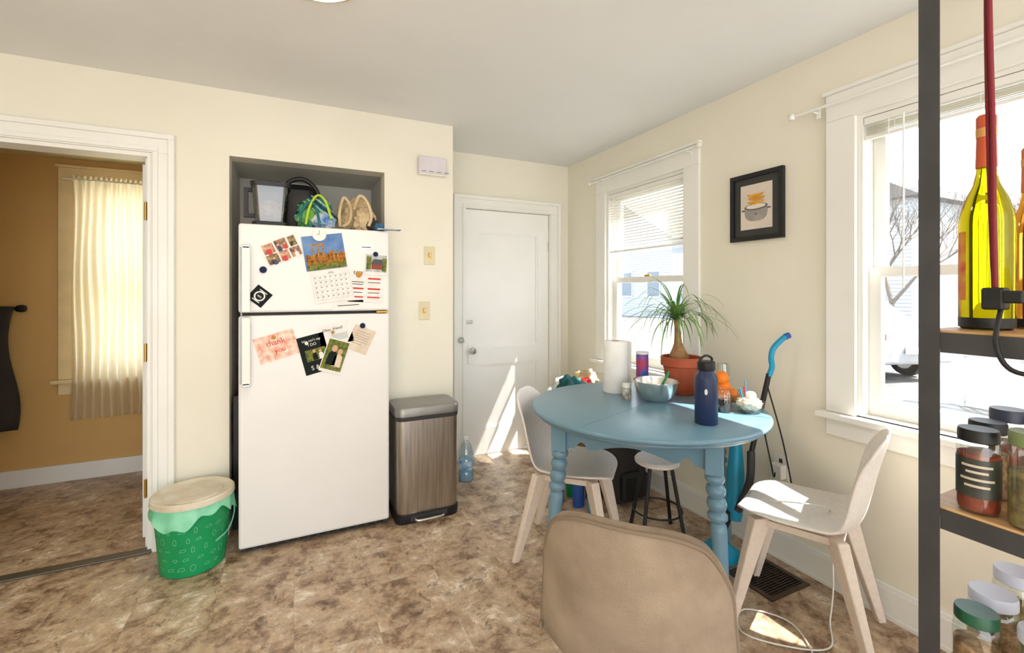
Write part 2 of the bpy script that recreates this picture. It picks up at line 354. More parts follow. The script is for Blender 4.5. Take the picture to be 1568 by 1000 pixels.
tube('pull_cord',[(-.27,-.012,2.05),(-.275,-.014,1.75)],.0015,M_trim,b2,sub=False)
tube('tilt_wand',[(-.30,-.012,2.05),(-.30,-.014,1.75)],.003,M_trim,b1,sub=False)
def rod(ya,yb,z):
    g=grp('curtain_rod'); tube('rod',[(W-.06,ya,z),(W-.06,yb,z)],.006,M_trim,g,sub=False)
    for y in(ya,yb):
        lathe('finial',[(.001,-.018),(.012,-.012),(.017,0),(.012,.012),(.001,.018)],M_trim,g,(W-.06,y,z),14)
    for y in(ya+.1,yb-.1): 
        tube('bracket',[(W-.022,y,z-.01),(W-.06,y,z-.01)],.004,M_trim,g,sub=False); box('bracket_plate',(.004,.02,.05),(W-.022,y,z-.01),M_trim,g,.001)
rod(1.93,3.02,2.195); rod(.2,1.38,2.165)
# ------------------------------------------------------------------ bathroom things
g=grp('curtain')
V=[];F=[];nx=200;nz=14
for j in range(nz+1):
    for i in range(nx+1):
        s=i/nx; x=-1.39+s*.70; z=2.135-(j/nz)*1.69
        a=.014+.008*(j/nz); y=4.165+a*math.sin(s*math.pi*2*15+1.2*math.sin(s*9)+.5*math.sin(j*.4))+.008*math.sin(s*23+j*.3)
        if j==0:y=4.165+.006*math.sin(s*math.pi*2*24)
        V.append((x+.006*math.sin(j*.7+s*9),y,z+(.012*math.sin(s*150) if j==0 else 0)))
for j in range(nz):
    for i in range(nx): n=j*(nx+1)+i; F.append((n,n+1,n+nx+2,n+nx+1))
obj('cloth',V,F,M_curtain,g,smooth=True,sharp=180)
tube('rod',[(-1.44,4.165,2.115),(-.68,4.165,2.115)],.006,M_trim,g,sub=False)
g=grp('towel_bar')
tube('bar',[(-2.3,4.17,1.22),(-1.66,4.17,1.22)],.010,M_black,g,sub=False)
lathe('knob',[(.001,-.03),(.02,-.025),(.026,0),(.02,.02),(.001,.022)],M_black,g,(-1.645,4.17,1.22),rot=(0,math.pi/2,0))
tube('post',[(-1.67,4.17,1.22),(-1.67,4.25,1.22)],.008,M_black,g,sub=False)
g=grp('bath_towel')
V=[];F=[]
for j in range(15):
    for i in range(30):
        s=i/29; x=-2.2+s*(.53-.03*math.sin(j*.4)); zz=1.236-j/14*.82; V.append((x,4.145+.008*math.sin(s*25+j*.2)-.006*(j>0),zz))
for j in range(14):
    for i in range(29): n=j*30+i; F.append((n,n+1,n+31,n+30))
obj('cloth',V,F,M_darkcloth,g,smooth=True,sharp=180,solid=.008)
g=grp('ceiling_vent_fan',(-1.33,3.62,2.27)); lathe('housing',[(.001,-.03),(.06,-.03),(.09,-.02),(.1,-.004),(.1,0)],mat('aged_grille',L(170,150,110),.5),g,scale=(1.5,1))
boxes('louvres',[(-.08+i*.03,-.068+i*.03,-.06,.06,-.036,-.028) for i in range(6)],M_dark,g)
g=grp('door_2')
boxes('slab',[(-.735,-.70,D+.145,D+.87,.012,2.02)],M_door,g,bevel=.003)
lathe('knob',[(.001,0),(.012,0),(.012,.03),(.027,.042),(.027,.058),(.001,.066)],M_brass,g,(-.735,D+.80,.95),rot=(0,-math.pi/2,0))
# ------------------------------------------------------------------ refrigerator
g=grp('refrigerator',(.12,2.65,0))
fw=.372
boxes('cabinet',[(-fw+.004,fw-.004,.065,.73,.03,1.672)],M_fridge,g,bevel=.008)
boxes('gasket',[(-fw+.012,fw-.012,.05,.066,.06,1.66)],M_dark,g)
boxes('freezer_door',[(-fw,fw,0,.055,1.228,1.68)],M_fridge,g,bevel=.012)
boxes('fridge_door',[(-fw,fw,0,.055,.035,1.212)],M_fridge,g,bevel=.012)
boxes('kick_grille',[(-fw+.01,fw-.01,.03,.06,.010,.034)],M_dark,g,bevel=.002)
boxes('grille_slots',[(-fw+.03+i*.05,-fw+.065+i*.05,.026,.03,.014,.03) for i in range(14)],M_black,g)
for x in(-.34,-.2,.2,.34): lathe('foot',[(.02,0),(.02,.03)],M_black,g,(x,.12,0),14)
for za,zb in((1.235,1.56),(.87,1.205)):
    boxes('handle',[(-.352,-.318,-.042,-.022,za,zb),(-.352,-.318,-.022,.0,za,za+.035),(-.352,-.318,-.022,.0,zb-.035,zb)],M_white,g)
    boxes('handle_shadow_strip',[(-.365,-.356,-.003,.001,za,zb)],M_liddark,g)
    box('handle_cap',(.036,.024,.02),(-.335,-.03,zb if za>1.2 else za),M_steelsm,g,.004)
box('hinge_cover',(.06,.03,.012),(.33,.015,1.22),M_brass,g,.003)
box('nameplate',(.075,.003,.018),(.245,-.001,1.583),M_steelsm,g,.001); box('nameplate_band',(.05,.003,.006),(.245,-.002,1.583),M_dark,g,0)
# cards on fridge
MC={}
def cm(name,r,gg,b,r2=None,ns=60):
    k=name
    if k not in MC: MC[k]=mat('ink_'+name,L(r,gg,b),.7,col2=(L(*r2) if r2 else None),nscale=ns,spec=.2)
    return MC[k]
def card(name,x,z,w,h,rot,base,els=(),lay=0):
    y=2.6485-.0012*lay
    gg=grp(name,(x,y,z),rot=(0,-math.radians(rot),0))
    box('sheet',(w,.0016,h),(0,0,0),base,gg,0)
    for i,(ex,ez,ew,eh,m) in enumerate(els):
        box('print',(ew*w,.0006,eh*h),(ex*w,-.0011-.0001*i,ez*h),m,gg,0)
    return gg
ph_red=cm('photo_warm',150,60,45,(225,190,160),40); ph_dk=cm('photo_dark',45,50,40,(190,160,120),45); ph_bl=cm('photo_sky',70,110,170,(120,150,190),10)
ph_or=cm('photo_ruins',190,120,40,(80,65,42),60); ph_gr=cm('photo_trees',60,95,45,(140,130,60),55); ink=cm('ink',60,60,60); redi=cm('redink',215,60,50); cream=cm('cream',226,212,192,(214,194,170),18)
pink=cm('floral',225,160,140,(240,225,205),35); blk=cm('blackcard',25,32,30); skin=cm('portrait',205,160,130,(60,55,60),35); inkl=cm('inklight',150,150,150)
def ell(cx,cz,a,b,n=28,a0=0,a1=360): return [(cx+a*math.cos(math.radians(a0+(a1-a0)*i/n)),cz+b*math.sin(math.radians(a0+(a1-a0)*i/n))) for i in range(n)]
def people(gg,spec_):
    for (x,z,s,mb) in spec_:
        prism('printed_body',[(x-.45*s,z-1.3*s),(x+.45*s,z-1.3*s),(x+.4*s,z-.2*s),(x+.2*s,z+.05*s),(x-.2*s,z+.05*s),(x-.4*s,z-.2*s)],-.0031,-.0027,mb,gg)
        prism('printed_head',ell(x,z+.35*s,.26*s,.33*s,14),-.0033,-.0029,cm('skin',215,170,140),gg)
gp=card('photo_collage',-.058,1.553,.18,.125,24,M_paper,[(-.3,.2,.3,.4,ph_red),(.05,.22,.32,.42,skin),(.36,.2,.2,.42,ph_dk),(-.3,-.25,.32,.4,ph_dk),(.02,-.25,.25,.4,ph_red),(.33,-.25,.28,.4,skin)])
people(gp,[(-.055,.022,.022,M_red),(-.005,.022,.022,M_navy),(.025,.02,.018,M_red),(-.05,-.035,.02,M_navy),(.0,-.035,.02,M_red),(.06,-.035,.022,M_paper)])
gcal=grp('wall_calendar',(.168,2.6465,1.455),rot=(0,-math.radians(9),0))
box('picture_sheet',(.205,.0016,.185),(-.005,0,.095),ph_bl,gcal,0)
prism('print_ruins',[(-.1,.005),(.097,.005),(.097,.085),(.08,.09),(.06,.075),(.03,.10),(.0,.08),(-.03,.10),(-.06,.08),(-.1,.09)],-.0012,-.0009,ph_or,gcal)
for x,h in((-.06,.075),(-.035,.085),(-.01,.085),(.04,.05),(.06,.05)): box('print_column',(.009,.0006,h),(x,-.0016,.05+h/2),cm('stone',200,150,80,(120,85,50),80),gcal,0)
box('print_lintel',(.07,.0006,.010),(-.035,-.0018,.138),cm('stone',0,0,0),gcal,0)
prism('print_trees',[(-.1,.004),(.097,.004),(.097,.04),(.06,.03),(.03,.045),(0,.03),(-.04,.04),(-.1,.03)],-.0022,-.0019,ph_gr,gcal)
box('grid_sheet',(.20,.0016,.175),(.008,0,-.088),M_paper,gcal,0)
boxes('grid_lines',[(-.08+i*.026,-.0794+i*.026,-.0013,-.001,-.16,-.03) for i in range(8)]+[(-.08,.102,-.0013,-.001,-.16+i*.026,-.1594+i*.026) for i in range(6)],inkl,gcal)
boxes('date_numerals',[(-.076+i*.026,-.071+i*.026,-.0013,-.001,-.041-j*.026,-.036-j*.026) for i in range(7) for j in range(5)],ink,gcal)
text('APRIL',.012,(.01,-.0014,-.018),ink,gcal)
card('note_sheet',.27,1.26,.16,.05,3,M_paper,[(0,0,.7,.08,ink)])
gr=card('recipe_sheet',.365,1.365,.19,.18,-3,M_paper,[(-.25,.12,.35,.02,ink),(-.25,.05,.32,.02,ink),(.22,.12,.36,.02,ink),(-.25,-.08,.35,.05,redi),(.22,-.08,.36,.05,redi),(-.25,-.2,.3,.02,ink),(.22,-.2,.32,.02,ink),(-.25,-.34,.35,.04,redi),(.22,-.34,.36,.04,redi),(.22,.24,.36,.05,redi)])
text('EASY RECIPES',.024,(0,-.002,.072),ink,gr)
gh=card('house_photo',.418,1.487,.125,.12,-3,M_paper,[(0,.05,.9,.8,cm('snow',200,205,205,(150,160,155),25)),(.05,-.08,.5,.3,cm('brick',150,75,60)),(-.32,.05,.2,.6,ph_gr),(.36,.0,.2,.6,ph_gr)],lay=2)
prism('printed_roof',[(-.03,.0),(.04,.0),(.03,.03),(-.015,.03)],-.0018,-.0014,cm('roofgrey',90,90,100),gh)
gs=card('sticker_magnet',-.158,1.312,.085,.085,-40,blk,[(0,.33,.5,.05,M_paper),(0,-.33,.5,.05,M_paper)]); prism('sticker_ring',ell(0,0,.026,.026),-.0022,-.0012,M_paper,gs); prism('sticker_centre',ell(0,0,.019,.019),-.0028,-.002,blk,gs); text('eat',.018,(0,-.003,0),M_paper,gs)
gf=card('floral_card',-.08,1.052,.19,.135,16,pink,[]); text('thank',.04,(0,-.0012,.022),redi,gf); text('you',.036,(.01,-.0012,-.022),redi,gf)
gi=card('party_invitation',.10,1.003,.135,.205,14,blk,[(.05,-.02,.75,.3,ph_gr)]); text("We can't say",.018,(0,-.0016,.075),M_paper,gi); text('I DO',.02,(0,-.0016,.052),M_paper,gi); text('S & P',.032,(0,-.0016,-.072),M_paper,gi)
people(gi,[(.0,.005,.028,blk),(.03,.0,.026,M_paper)])
gw=card('thank_you_card',.205,1.105,.17,.12,12,M_paper,[(.1,-.15,.5,.3,cm('greydraw',205,210,205))]); text('Okay, friend!',.02,(-.01,-.002,.03),ink,gw)
gpp=card('portrait_photo',.20,.985,.115,.185,-18,M_paper,[(0,.02,.92,.88,ph_gr)],lay=2)
people(gpp,[(-.012,.02,.055,blk),(.02,.01,.05,cream)])
card('letter_note',.335,1.068,.12,.14,-24,cream,[(0,.3,.6,.02,inkl),(0,.2,.7,.015,inkl),(0,.1,.7,.015,inkl),(0,.0,.7,.015,inkl),(0,-.1,.7,.015,inkl),(-.1,-.2,.5,.015,inkl)])
def magnet(x,z,r,m,lay=3):
    gg=grp('fridge_magnet',(x,2.645,z)); lathe('disc',[(.001,-.001),(r,-.001),(r*.95,.006),(r*.6,.009),(.001,.010)],m,gg,rot=(math.pi/2,0,0),seg=20)
    return gg
mg=magnet(.122,1.640,.036,M_white); boxes('clock_hands',[(-.001,.001,-.0115,-.0095,0,.022),(-.014,0,-.0115,-.0095,-.001,.001)],M_black,mg)
magnet(-.142,1.447,.017,cm('navymag',35,45,75)); magnet(.345,1.145,.015,cm('navymag',0,0,0)); magnet(-.095,1.10,.010,cm('tanmag',200,140,70))
magnet(.415,1.545,.014,cm('navymag',0,0,0)); magnet(.19,1.115,.009,cm('tanmag',0,0,0)); magnet(.325,1.43,.016,cm('tanmag',0,0,0)); magnet(.06,1.06,.009,M_white)
# ------------------------------------------------------------------ on top of fridge
TZ=1.681
g=grp('food_processor',(-.115,2.86,TZ))
loft('container',[rr(.15,.14,.03,.035),rr(.17,.16,.03,.17),rr(.18,.165,.03,.225)],M_smoke,g)
loft('base',[rr(.18,.17,.03,0),rr(.18,.17,.03,.03),rr(.15,.14,.03,.035)],M_black,g)
loft('lid',[rr(.19,.18,.03,.225),rr(.195,.185,.03,.245),rr(.12,.12,.03,.26)],M_black,g)
boxes('handle',[(-.13,-.11,-.015,.015,.06,.22),(-.11,-.085,-.015,.015,.2,.22),(-.11,-.075,-.015,.015,.06,.08)],M_black,g)
blob('crumpled_packet',(.13,.11,.12),(0,0,.10),mat('packet_gold',L(190,130,80),.4,col2=L(230,215,190),nscale=25),3,.3,3,g)
g=grp('coffee_maker',(.03,3.14,TZ))
loft('body',[rr(.24,.22,.06,0),rr(.24,.22,.06,.18),rr(.21,.19,.06,.27),rr(.13,.1,.04,.31)],M_black,g)
tube('handle',[(-.10,-.12,.21),(-.06,-.13,.30),(.02,-.14,.325),(.09,-.14,.27),(.12,-.14,.15),(.10,-.12,.05)],.013,M_black,g)
lathe('dial',[(.001,0),(.03,0),(.028,.01),(.001,.012)],M_liddark,g,(0,-.11,.1),rot=(math.pi/2,0,0))
def stripemat(name,cols,sc):
    m=mat(name,cols[0],.6); nt=m.node_tree; b=nt.nodes['Principled BSDF']; w=nt.nodes.new('ShaderNodeTexWave'); w.inputs['Scale'].default_value=sc; w.inputs['Distortion'].default_value=4; w.inputs['Detail'].default_value=1; w.inputs['Detail Scale'].default_value=.6
    tc=nt.nodes.new('ShaderNodeTexCoord'); mp=nt.nodes.new('ShaderNodeMapping'); mp.inputs['Rotation'].default_value=(.4,.9,.3); nt.links.new(tc.outputs['Object'],mp.inputs[0]); nt.links.new(mp.outputs[0],w.inputs[0])
    r=nt.nodes.new('ShaderNodeValToRGB'); r.color_ramp.interpolation='CONSTANT'; e=r.color_ramp.elements; e[0].position=0; e[0].color=cols[0]; e[1].position=1/len(cols); e[1].color=cols[1]
    for i in range(2,len(cols)): a=e.new(i/len(cols)); a.color=cols[i]
    nt.links.new(w.outputs['Fac'],r.inputs[0]); nt.links.new(r.outputs[0],b.inputs['Base Color']); return m
M_stripe=stripemat('printed_bag_stripes',[L(25,60,70),L(40,150,125),L(45,110,175),L(235,232,222),L(130,190,70),L(50,130,120)],5.5)
g=grp('reusable_bag',(.118,2.87,TZ))
blob('bag_body',(.20,.20,.21),(0,0,.094),M_stripe,5,.28,2.3,g,crease=.5); blob('bag_fold',(.10,.09,.16),(-.05,-.07,.074),M_lime,8,.35,2.6,g,crease=.5); blob('bag_scrap',(.11,.08,.10),(.03,-.10,.049),M_bluebag,4,.35,2.6,g,crease=.4)
tube('strap',[(-.06,-.15,.02),(-.04,-.14,.12),(.0,-.11,.19),(.04,-.12,.16),(.07,-.14,.06)],.007,mat('lime_strap',L(175,205,60),.6),g)
tube('strap',[(-.085,-.12,.015),(-.08,-.12,.09),(-.03,-.13,.15),(.0,-.15,.08),(.01,-.16,.015)],.006,M_teal,g)
g=grp('canvas_tote_bag',(.338,2.87,TZ))
blob('bag_body',(.21,.20,.22),(0,0,.097),M_tote,12,.25,2.0,g,crease=.5); blob('bag_flap',(.12,.09,.15),(.03,-.09,.071),M_tote,3,.3,2.6,g,crease=.6)
tube('handle_strap',[(-.10,-.12,.02),(-.105,-.12,.10),(-.08,-.11,.19),(-.045,-.13,.13),(-.055,-.15,.05),(-.09,-.15,.02)],.009,M_tote,g)
tube('handle_strap',[(-.03,-.14,.12),(.0,-.14,.2),(.04,-.15,.17),(.065,-.15,.09),(.05,-.15,.03)],.009,M_tote,g)
blob('dark_lining',(.07,.05,.08),(.075,-.12,.04),M_darkcloth,4,.3,3,g)
g=grp('blue_pouch',(.455,2.72,TZ)); blob('pouch_body',(.06,.07,.05),(-.01,.0,.027),mat('blue_pouch_cloth',L(60,110,150),.7,col2=L(25,45,70),nscale=20),6,.25,3,g)
boxes('flap',[(-.03,.10,-.09,-.04,.006,.009)],M_bluebag,g)
g=grp('folded_step_stool',(-.291,2.99,0)); boxes('frame',[(-.018,.018,-.02,.0,0,.75),(-.018,.018,.28,.3,0,.75)],M_black,g,bevel=.004); boxes('step_panel',[(-.014,.014,0,.28,.45,.72)],M_red,g,bevel=.004); boxes('lower_panel',[(-.014,.014,0,.28,.15,.35)],M_black,g,bevel=.004)
# ------------------------------------------------------------------ wall items
g=grp('door_chime_box',(.81,D,2.15)); boxes('housing',[(-.092,.092,-.05,0,-.055,.055)],mat('chime_plastic',L(222,216,222),.4),g,bevel=.008); boxes('vents',[(-.075+i*.05,-.045+i*.05,-.052,-.049,-.045,-.04) for i in range(4)],M_liddark,g); boxes('lower_lip',[(-.09,.09,-.046,0,-.063,-.055)],M_white,g)
for (x,z,k) in((.80,1.57,0),(.765,1.21,1)):
    g=grp('light_switch',(x,D,z)); boxes('plate',[(-.037,.037,-.006,0,-.06,.06)],M_beigeplate,g,bevel=.003)
    boxes('toggle',[(-.006,.006,-.02,-.004,-.008,.012)],M_beigeplate,g,bevel=.002); boxes('slot',[(-.011,.011,-.0068,-.0055,-.018,.018)],M_brass,g)
g=grp('framed_print',(W-.002,1.60,1.783),-math.pi/2)
boxes('frame',[(-.15,.15,-.022,0,-.178,-.155),(-.15,.15,-.022,0,.155,.178),(-.15,-.127,-.022,0,-.155,.155),(.127,.15,-.022,0,-.155,.155)],M_black,g)
boxes('inner_mount',[(-.127,.127,-.010,-.004,-.155,.155)],mat('dark_mount',L(62,62,62),.7),g)
boxes('print_sheet',[(-.09,.09,-.0125,-.010,-.118,.118)],cm('printbg',226,214,200,(218,204,190),6),g)
prism('printed_pot',[(-.062,-.005),(.062,-.005),(.066,-.03),(.06,-.055),(.045,-.07),(.02,-.077),(-.02,-.077),(-.045,-.07),(-.06,-.055),(-.066,-.03)],-.0135,-.0125,cm('potgrey',150,145,140,(175,170,165),12),g)
prism('printed_pot_rim',ell(0,-.002,.066,.017),-.0142,-.0135,cm('potrim',115,110,106),g)
prism('printed_pot_inside',ell(0,.000,.056,.012),-.0149,-.0142,cm('potcream',235,228,215),g)
prism('printed_pot_knob',ell(0,-.04,.006,.006),-.0142,-.0135,cm('potrim',0,0,0),g)
for i,(dx,dz) in enumerate(((0,.022),(.004,.042),(-.002,.06))):
    pl=[(dx-.048*math.cos(math.radians(a)),dz+.008-.020*math.sin(math.radians(a))) for a in range(0,181,12)]+[(dx+.048*math.cos(math.radians(a)),dz+.008-.004*math.sin(math.radians(a))) for a in range(8,173,12)]
    prism('printed_banana',pl,-.0156-.0006*i,-.0149-.0006*i,cm('banana%d'%(i%2),235-20*(i%2),180-25*(i%2),60,(215,145,40),30),g)
boxes('printed_handle',[(-.082,-.062,-.0142,-.013,-.02,-.012),(.062,.082,-.0142,-.013,-.02,-.012)],cm('potrim',0,0,0),g)
g=grp('wall_outlet',(W-.001,1.47,.46),-math.pi/2); boxes('plate',[(-.037,.037,-.006,0,-.06,.06)],M_white,g,bevel=.002); boxes('adapter',[(-.03,.03,-.05,-.006,-.05,.02)],M_white,g,bevel=.004)
for z in(.02,-.02): box('socket',(.018,.002,.022),(0,-.0065,z+.01),M_dark,g,.001)
# ------------------------------------------------------------------ step trash can
g=grp('step_trash_can',(.712,2.745,0))
loft('base',[rr(.375,.27,.05,0),rr(.38,.275,.05,.02),rr(.38,.275,.05,.05)],M_black,g)
loft('body',[rr(.365,.262,.05,.05),rr(.37,.266,.05,.06),rr(.375,.27,.05,.59)],M_steel,g)
loft('collar',[rr(.378,.274,.052,.59),rr(.382,.278,.052,.615)],M_dark,g)
loft('lid',[rr(.384,.28,.052,.615),rr(.386,.282,.052,.65),rr(.376,.27,.05,.664),rr(.34,.235,.045,.668)],M_liddark,g)
tube('pedal',[(-.08,-.13,.03),(-.08,-.165,.028),(-.05,-.175,.028),(.05,-.175,.028),(.08,-.165,.028),(.08,-.13,.03)],.007,M_steelsm,g,n=4)
boxes('pedal_recess',[(-.11,.11,-.141,-.135,.012,.045)],M_dark,g,bevel=.002)
# ------------------------------------------------------------------ green bucket
g=grp('compost_bucket',(-.446,2.70,0))
KS=.93
lathe('pail',[(.001,0),(.138*KS,0),(.145*KS,.006),(.172*KS,.30),(.176*KS,.315),(.176*KS,.33)],M_green,g,seg=48)
def skirt():
    V=[];F=[];n=96
    for j in range(6):
        for i in range(n):
            a=2*math.pi*i/n; f=j/5
            r=.178+.010*f*(1+.5*math.sin(7*a)+.5*math.sin(13*a+1))+.002; z=.335-f*(.07+.03*math.sin(3*a+1)+.012*math.sin(11*a))
            V.append((r*KS*math.cos(a),r*KS*math.sin(a),z))
    for j in range(5):
        for i in range(n): F.append((j*n+i,j*n+(i+1)%n,(j+1)*n+(i+1)%n,(j+1)*n+i))
    return V,F
V,F=skirt(); obj('liner_bag',V,F,M_greenbag,g,smooth=True,sharp=180)
lathe('lid',[(r_*KS,z_) for r_,z_ in[(.001,.352),(.13,.352),(.135,.346),(.165,.35),(.178,.358),(.186,.352),(.188,.33),(.183,.328)]],M_lid,g,seg=48)
def icons():
    V=[];F=[]
    rng=random.Random(4)
    def add(pts,a0,z0):
        for k in range(len(pts)-1):
            (x,z),(x2,z2)=pts[k],pts[k+1]; dx,dz=x2-x,z2-z; l=math.hypot(dx,dz) or 1; nx,nz=-dz/l*.0009,dx/l*.0009; n=len(V)
            for (px,pz) in((x+nx,z+nz),(x2+nx,z2+nz),(x2-nx,z2-nz),(x-nx,z-nz)):
                zz=z0+pz; r=(.1455+.027*(zz/.3))*KS+.0008; a=a0+px/r; V.append((r*math.cos(a),r*math.sin(a),zz))
            F.append((n,n+1,n+2,n+3))
    for row in range(5):
        for c in range(18):
            a=-math.pi+c*2*math.pi/18+(row%2)*.17+rng.uniform(-.05,.05); z=.045+row*.045; t=rng.randrange(5); s=rng.uniform(.010,.016)
            if t==0: p=[(s*.7*math.cos(q),s*math.sin(q)) for q in [i*math.pi/6 for i in range(13)]]
            elif t==1: p=[(-s,-s*.5),(s,-s*.3),(s*.8,s*.6),(-s*.6,s*.4),(-s,-s*.5)]
            elif t==2: p=[(-s,0),(-s*.3,s*.7),(s,.2*s),(0,-s*.7),(-s,0)]
            elif t==3: p=[(-s*.4,-s),(s*.4,-s),(s*.5,s*.2),(s*.2,s),(-s*.2,s),(-s*.5,s*.2),(-s*.4,-s)]
            else: p=[(-s,-s*.2),(-s*.5,s*.3),(0,-s*.2),(s*.5,s*.3),(s,-s*.2)]
            add(p,a,z)
    return V,F
V,F=icons(); obj('printed_icons',V,F,M_print,g)
tube('bail_handle',[(.162,.02,.30),(.172,.0,.22),(.155,-.08,.17),(.11,-.135,.15)],.0035,mat('bail_green',L(110,200,160),.4),g)
# detergent jug
g=grp('water_jug',(1.10,3.05,0))
lathe('body',[(.001,0),(.05,0),(.055,.01),(.055,.06),(.051,.07),(.055,.08),(.055,.15),(.051,.16),(.055,.17),(.054,.2),(.035,.25),(.017,.275),(.017,.285)],M_pet,g)
lathe('cap',[(.019,.283),(.019,.302),(.001,.304)],M_white,g); lathe('water',[(.001,.004),(.047,.004),(.05,.012),(.05,.15),(.001,.15)],mat('water_tint',L(165,205,232),.1),g); lathe('label',[(.0556,.085),(.0556,.145)],mat('jug_label',L(90,150,200),.5,col2=L(220,230,240),nscale=20),g)
# ------------------------------------------------------------------ table
TX,TY=1.553,1.737; TT=.782
g=grp('dining_table',(TX,TY,0),0)
lathe('table_top',[(.001,.738),(.505,.738),(.525,.741),(.532,.750),(.530,.755),(.541,.757),(.549,.764),(.552,.771),(.549,.778),(.540,.782),(.001,.782)],M_blue,g,seg=96,sharp=50)
box('leaf_seam',(1.07,.0016,.0004),(0,0,.7821),mat('seam_dark',L(84,112,128),.5),g,0,rot=(0,0,.35))
a0=-.1; dirs=[(-math.cos(a0),-math.sin(a0)),(math.sin(a0),-math.cos(a0)),(math.cos(a0),math.sin(a0)),(-math.sin(a0),math.cos(a0))]
rt=.455; rb=.52
for i,(dx,dy) in enumerate(dirs):
    ang=math.atan2(dy,dx)+math.pi/4
    box('leg_block',(.068,.068,.125),(dx*rt,dy*rt,.676),M_blue,g,.004,rot=(0,0,ang))
    prof=[(.001,0),(.017,0),(.020,.01),(.024,.05),(.027,.10),(.026,.125),(.018,.135),(.018,.142),(.030,.15),(.031,.165),(.018,.175),(.019,.19),(.022,.25),(.025,.33),(.028,.40),(.027,.42),(.020,.43),(.033,.445),(.034,.46),(.022,.472),(.030,.482),(.034,.50),(.030,.518),(.022,.525),(.030,.535),(.034,.553),(.030,.568),(.022,.575),(.032,.588),(.034,.60),(.028,.614),(.001,.614)]
    prof=[(r_*1.12 if r_>.01 else r_,z_) for r_,z_ in prof]
    k=(rt-rb)/.614
    lathe('leg_turned',prof,M_blue,g,(dx*rb,dy*rb,0),24,shear=(dx*k,dy*k),sharp=80)
for i in range(4):
    p=Vector(dirs[i])*rt; q=Vector(dirs[(i+1)%4])*rt; mid=(p+q)/2; ln=(q-p).length-.05; an=math.atan2(q.y-p.y,q.x-p.x)
    top=.742; pts=[(-ln/2,top),(ln/2,top)]
    K=40; bot=[]
    for k in range(K+1):
        s=k/K; e=min(s,1-s)*2
        if e<.16: z=.622+.012*math.sin(e/.16*math.pi/2)
        elif e<.36: z=.634+.03*math.sin((e-.16)/.2*math.pi)
        elif e<.44: z=.634
        else: z=.634+.034*math.sin((e-.44)/.56*math.pi/2)
        bot.append((ln/2-s*ln,z))
    prism('apron',pts+bot,-.011,.011,M_blue,g,(mid.x,mid.y,0),(0,0,an))
# ------------------------------------------------------------------ chairs
def shell(prof,wid,cup,Nu=28,Nv=14,kx=.22,kb=.10):
    P=crom([(0,p[0],p[1]) for p in prof],8); 
    Ls=[0]
    for i in range(1,len(P)): Ls.append(Ls[-1]+(P[i]-P[i-1]).length)
    T=Ls[-1]
    def at(s):
        d=max(0,min(1,s))*T
        for i in range(1,len(P)):
            if Ls[i]>=d-1e-9:
                f=(d-Ls[i-1])/(Ls[i]-Ls[i-1]); return P[i-1].lerp(P[i],f),(P[i]-P[i-1]).normalized()
        return P[-1],(P[-1]-P[-2]).normalized()
    def lin(tab,s):
        for i in range(1,len(tab)):
            if tab[i][0]>=s: 
                f=(s-tab[i-1][0])/(tab[i][0]-tab[i-1][0]); f=f*f*(3-2*f); return tab[i-1][1]+(tab[i][1]-tab[i-1][1])*f
        return tab[-1][1]
    V=[];F=[]
    for j in range(Nu+1):
        b=-1+2*j/Nu
        for i in range(Nv+1):
            a=-1+2*i/Nv
            x=a*(1-kx*abs(b)**8); bb=b*(1-kb*abs(a)**4)
            s=(bb+1)/2; p,t=at(s); w=lin(wid,s); c=lin(cup,s)
            nn=Vector((0,t.z,-t.y)) 
            v=p+nn*c*(abs(x)**2.2); v.x=x*w
            V.append(v)
    for j in range(Nu):
        for i in range(Nv): n=j*(Nv+1)+i; F.append((n,n+1,n+Nv+2,n+Nv+1))
    return V,F
def chair(loc,az):
    g=grp('dining_chair',(*loc,0),-math.radians(az))
    prof=[(.225,.425),(.215,.445),(.15,.452),(.0,.44),(-.11,.437),(-.165,.455),(-.195,.51),(-.215,.60),(-.24,.71),(-.268,.82)]
    V,F=shell(prof,[(0,.195),(.15,.215),(.4,.215),(.5,.20),(.6,.205),(.75,.21),(.9,.20),(1,.185)],[(0,.012),(.2,.02),(.42,.035),(.55,.05),(.8,.05),(1,.03)])
    obj('seat_shell',V,F,M_chair,g,smooth=True,sharp=180,subd=1,solid=.012,soff=0)
    boxes('under_frame',[(-.15,.15,-.14,-.11,.405,.43),(-.15,.15,.12,.15,.405,.432),(-.15,-.12,-.11,.12,.405,.43),(.12,.15,-.11,.12,.405,.43)],M_chleg,g)
    for sx in(-1,1):
        strut('front_leg',(sx*.195,.225,0),(sx*.145,.13,.435),(.034,.026),(.075,.045),M_chleg,g,.006,(sx,.9,0))
        strut('rear_leg',(sx*.195,-.235,0),(sx*.145,-.12,.435),(.034,.026),(.075,.045),M_chleg,g,.006,(sx,-.9,0))
    return g
chair((1.29,1.99),135); chair((1.87,1.154),-23.5)
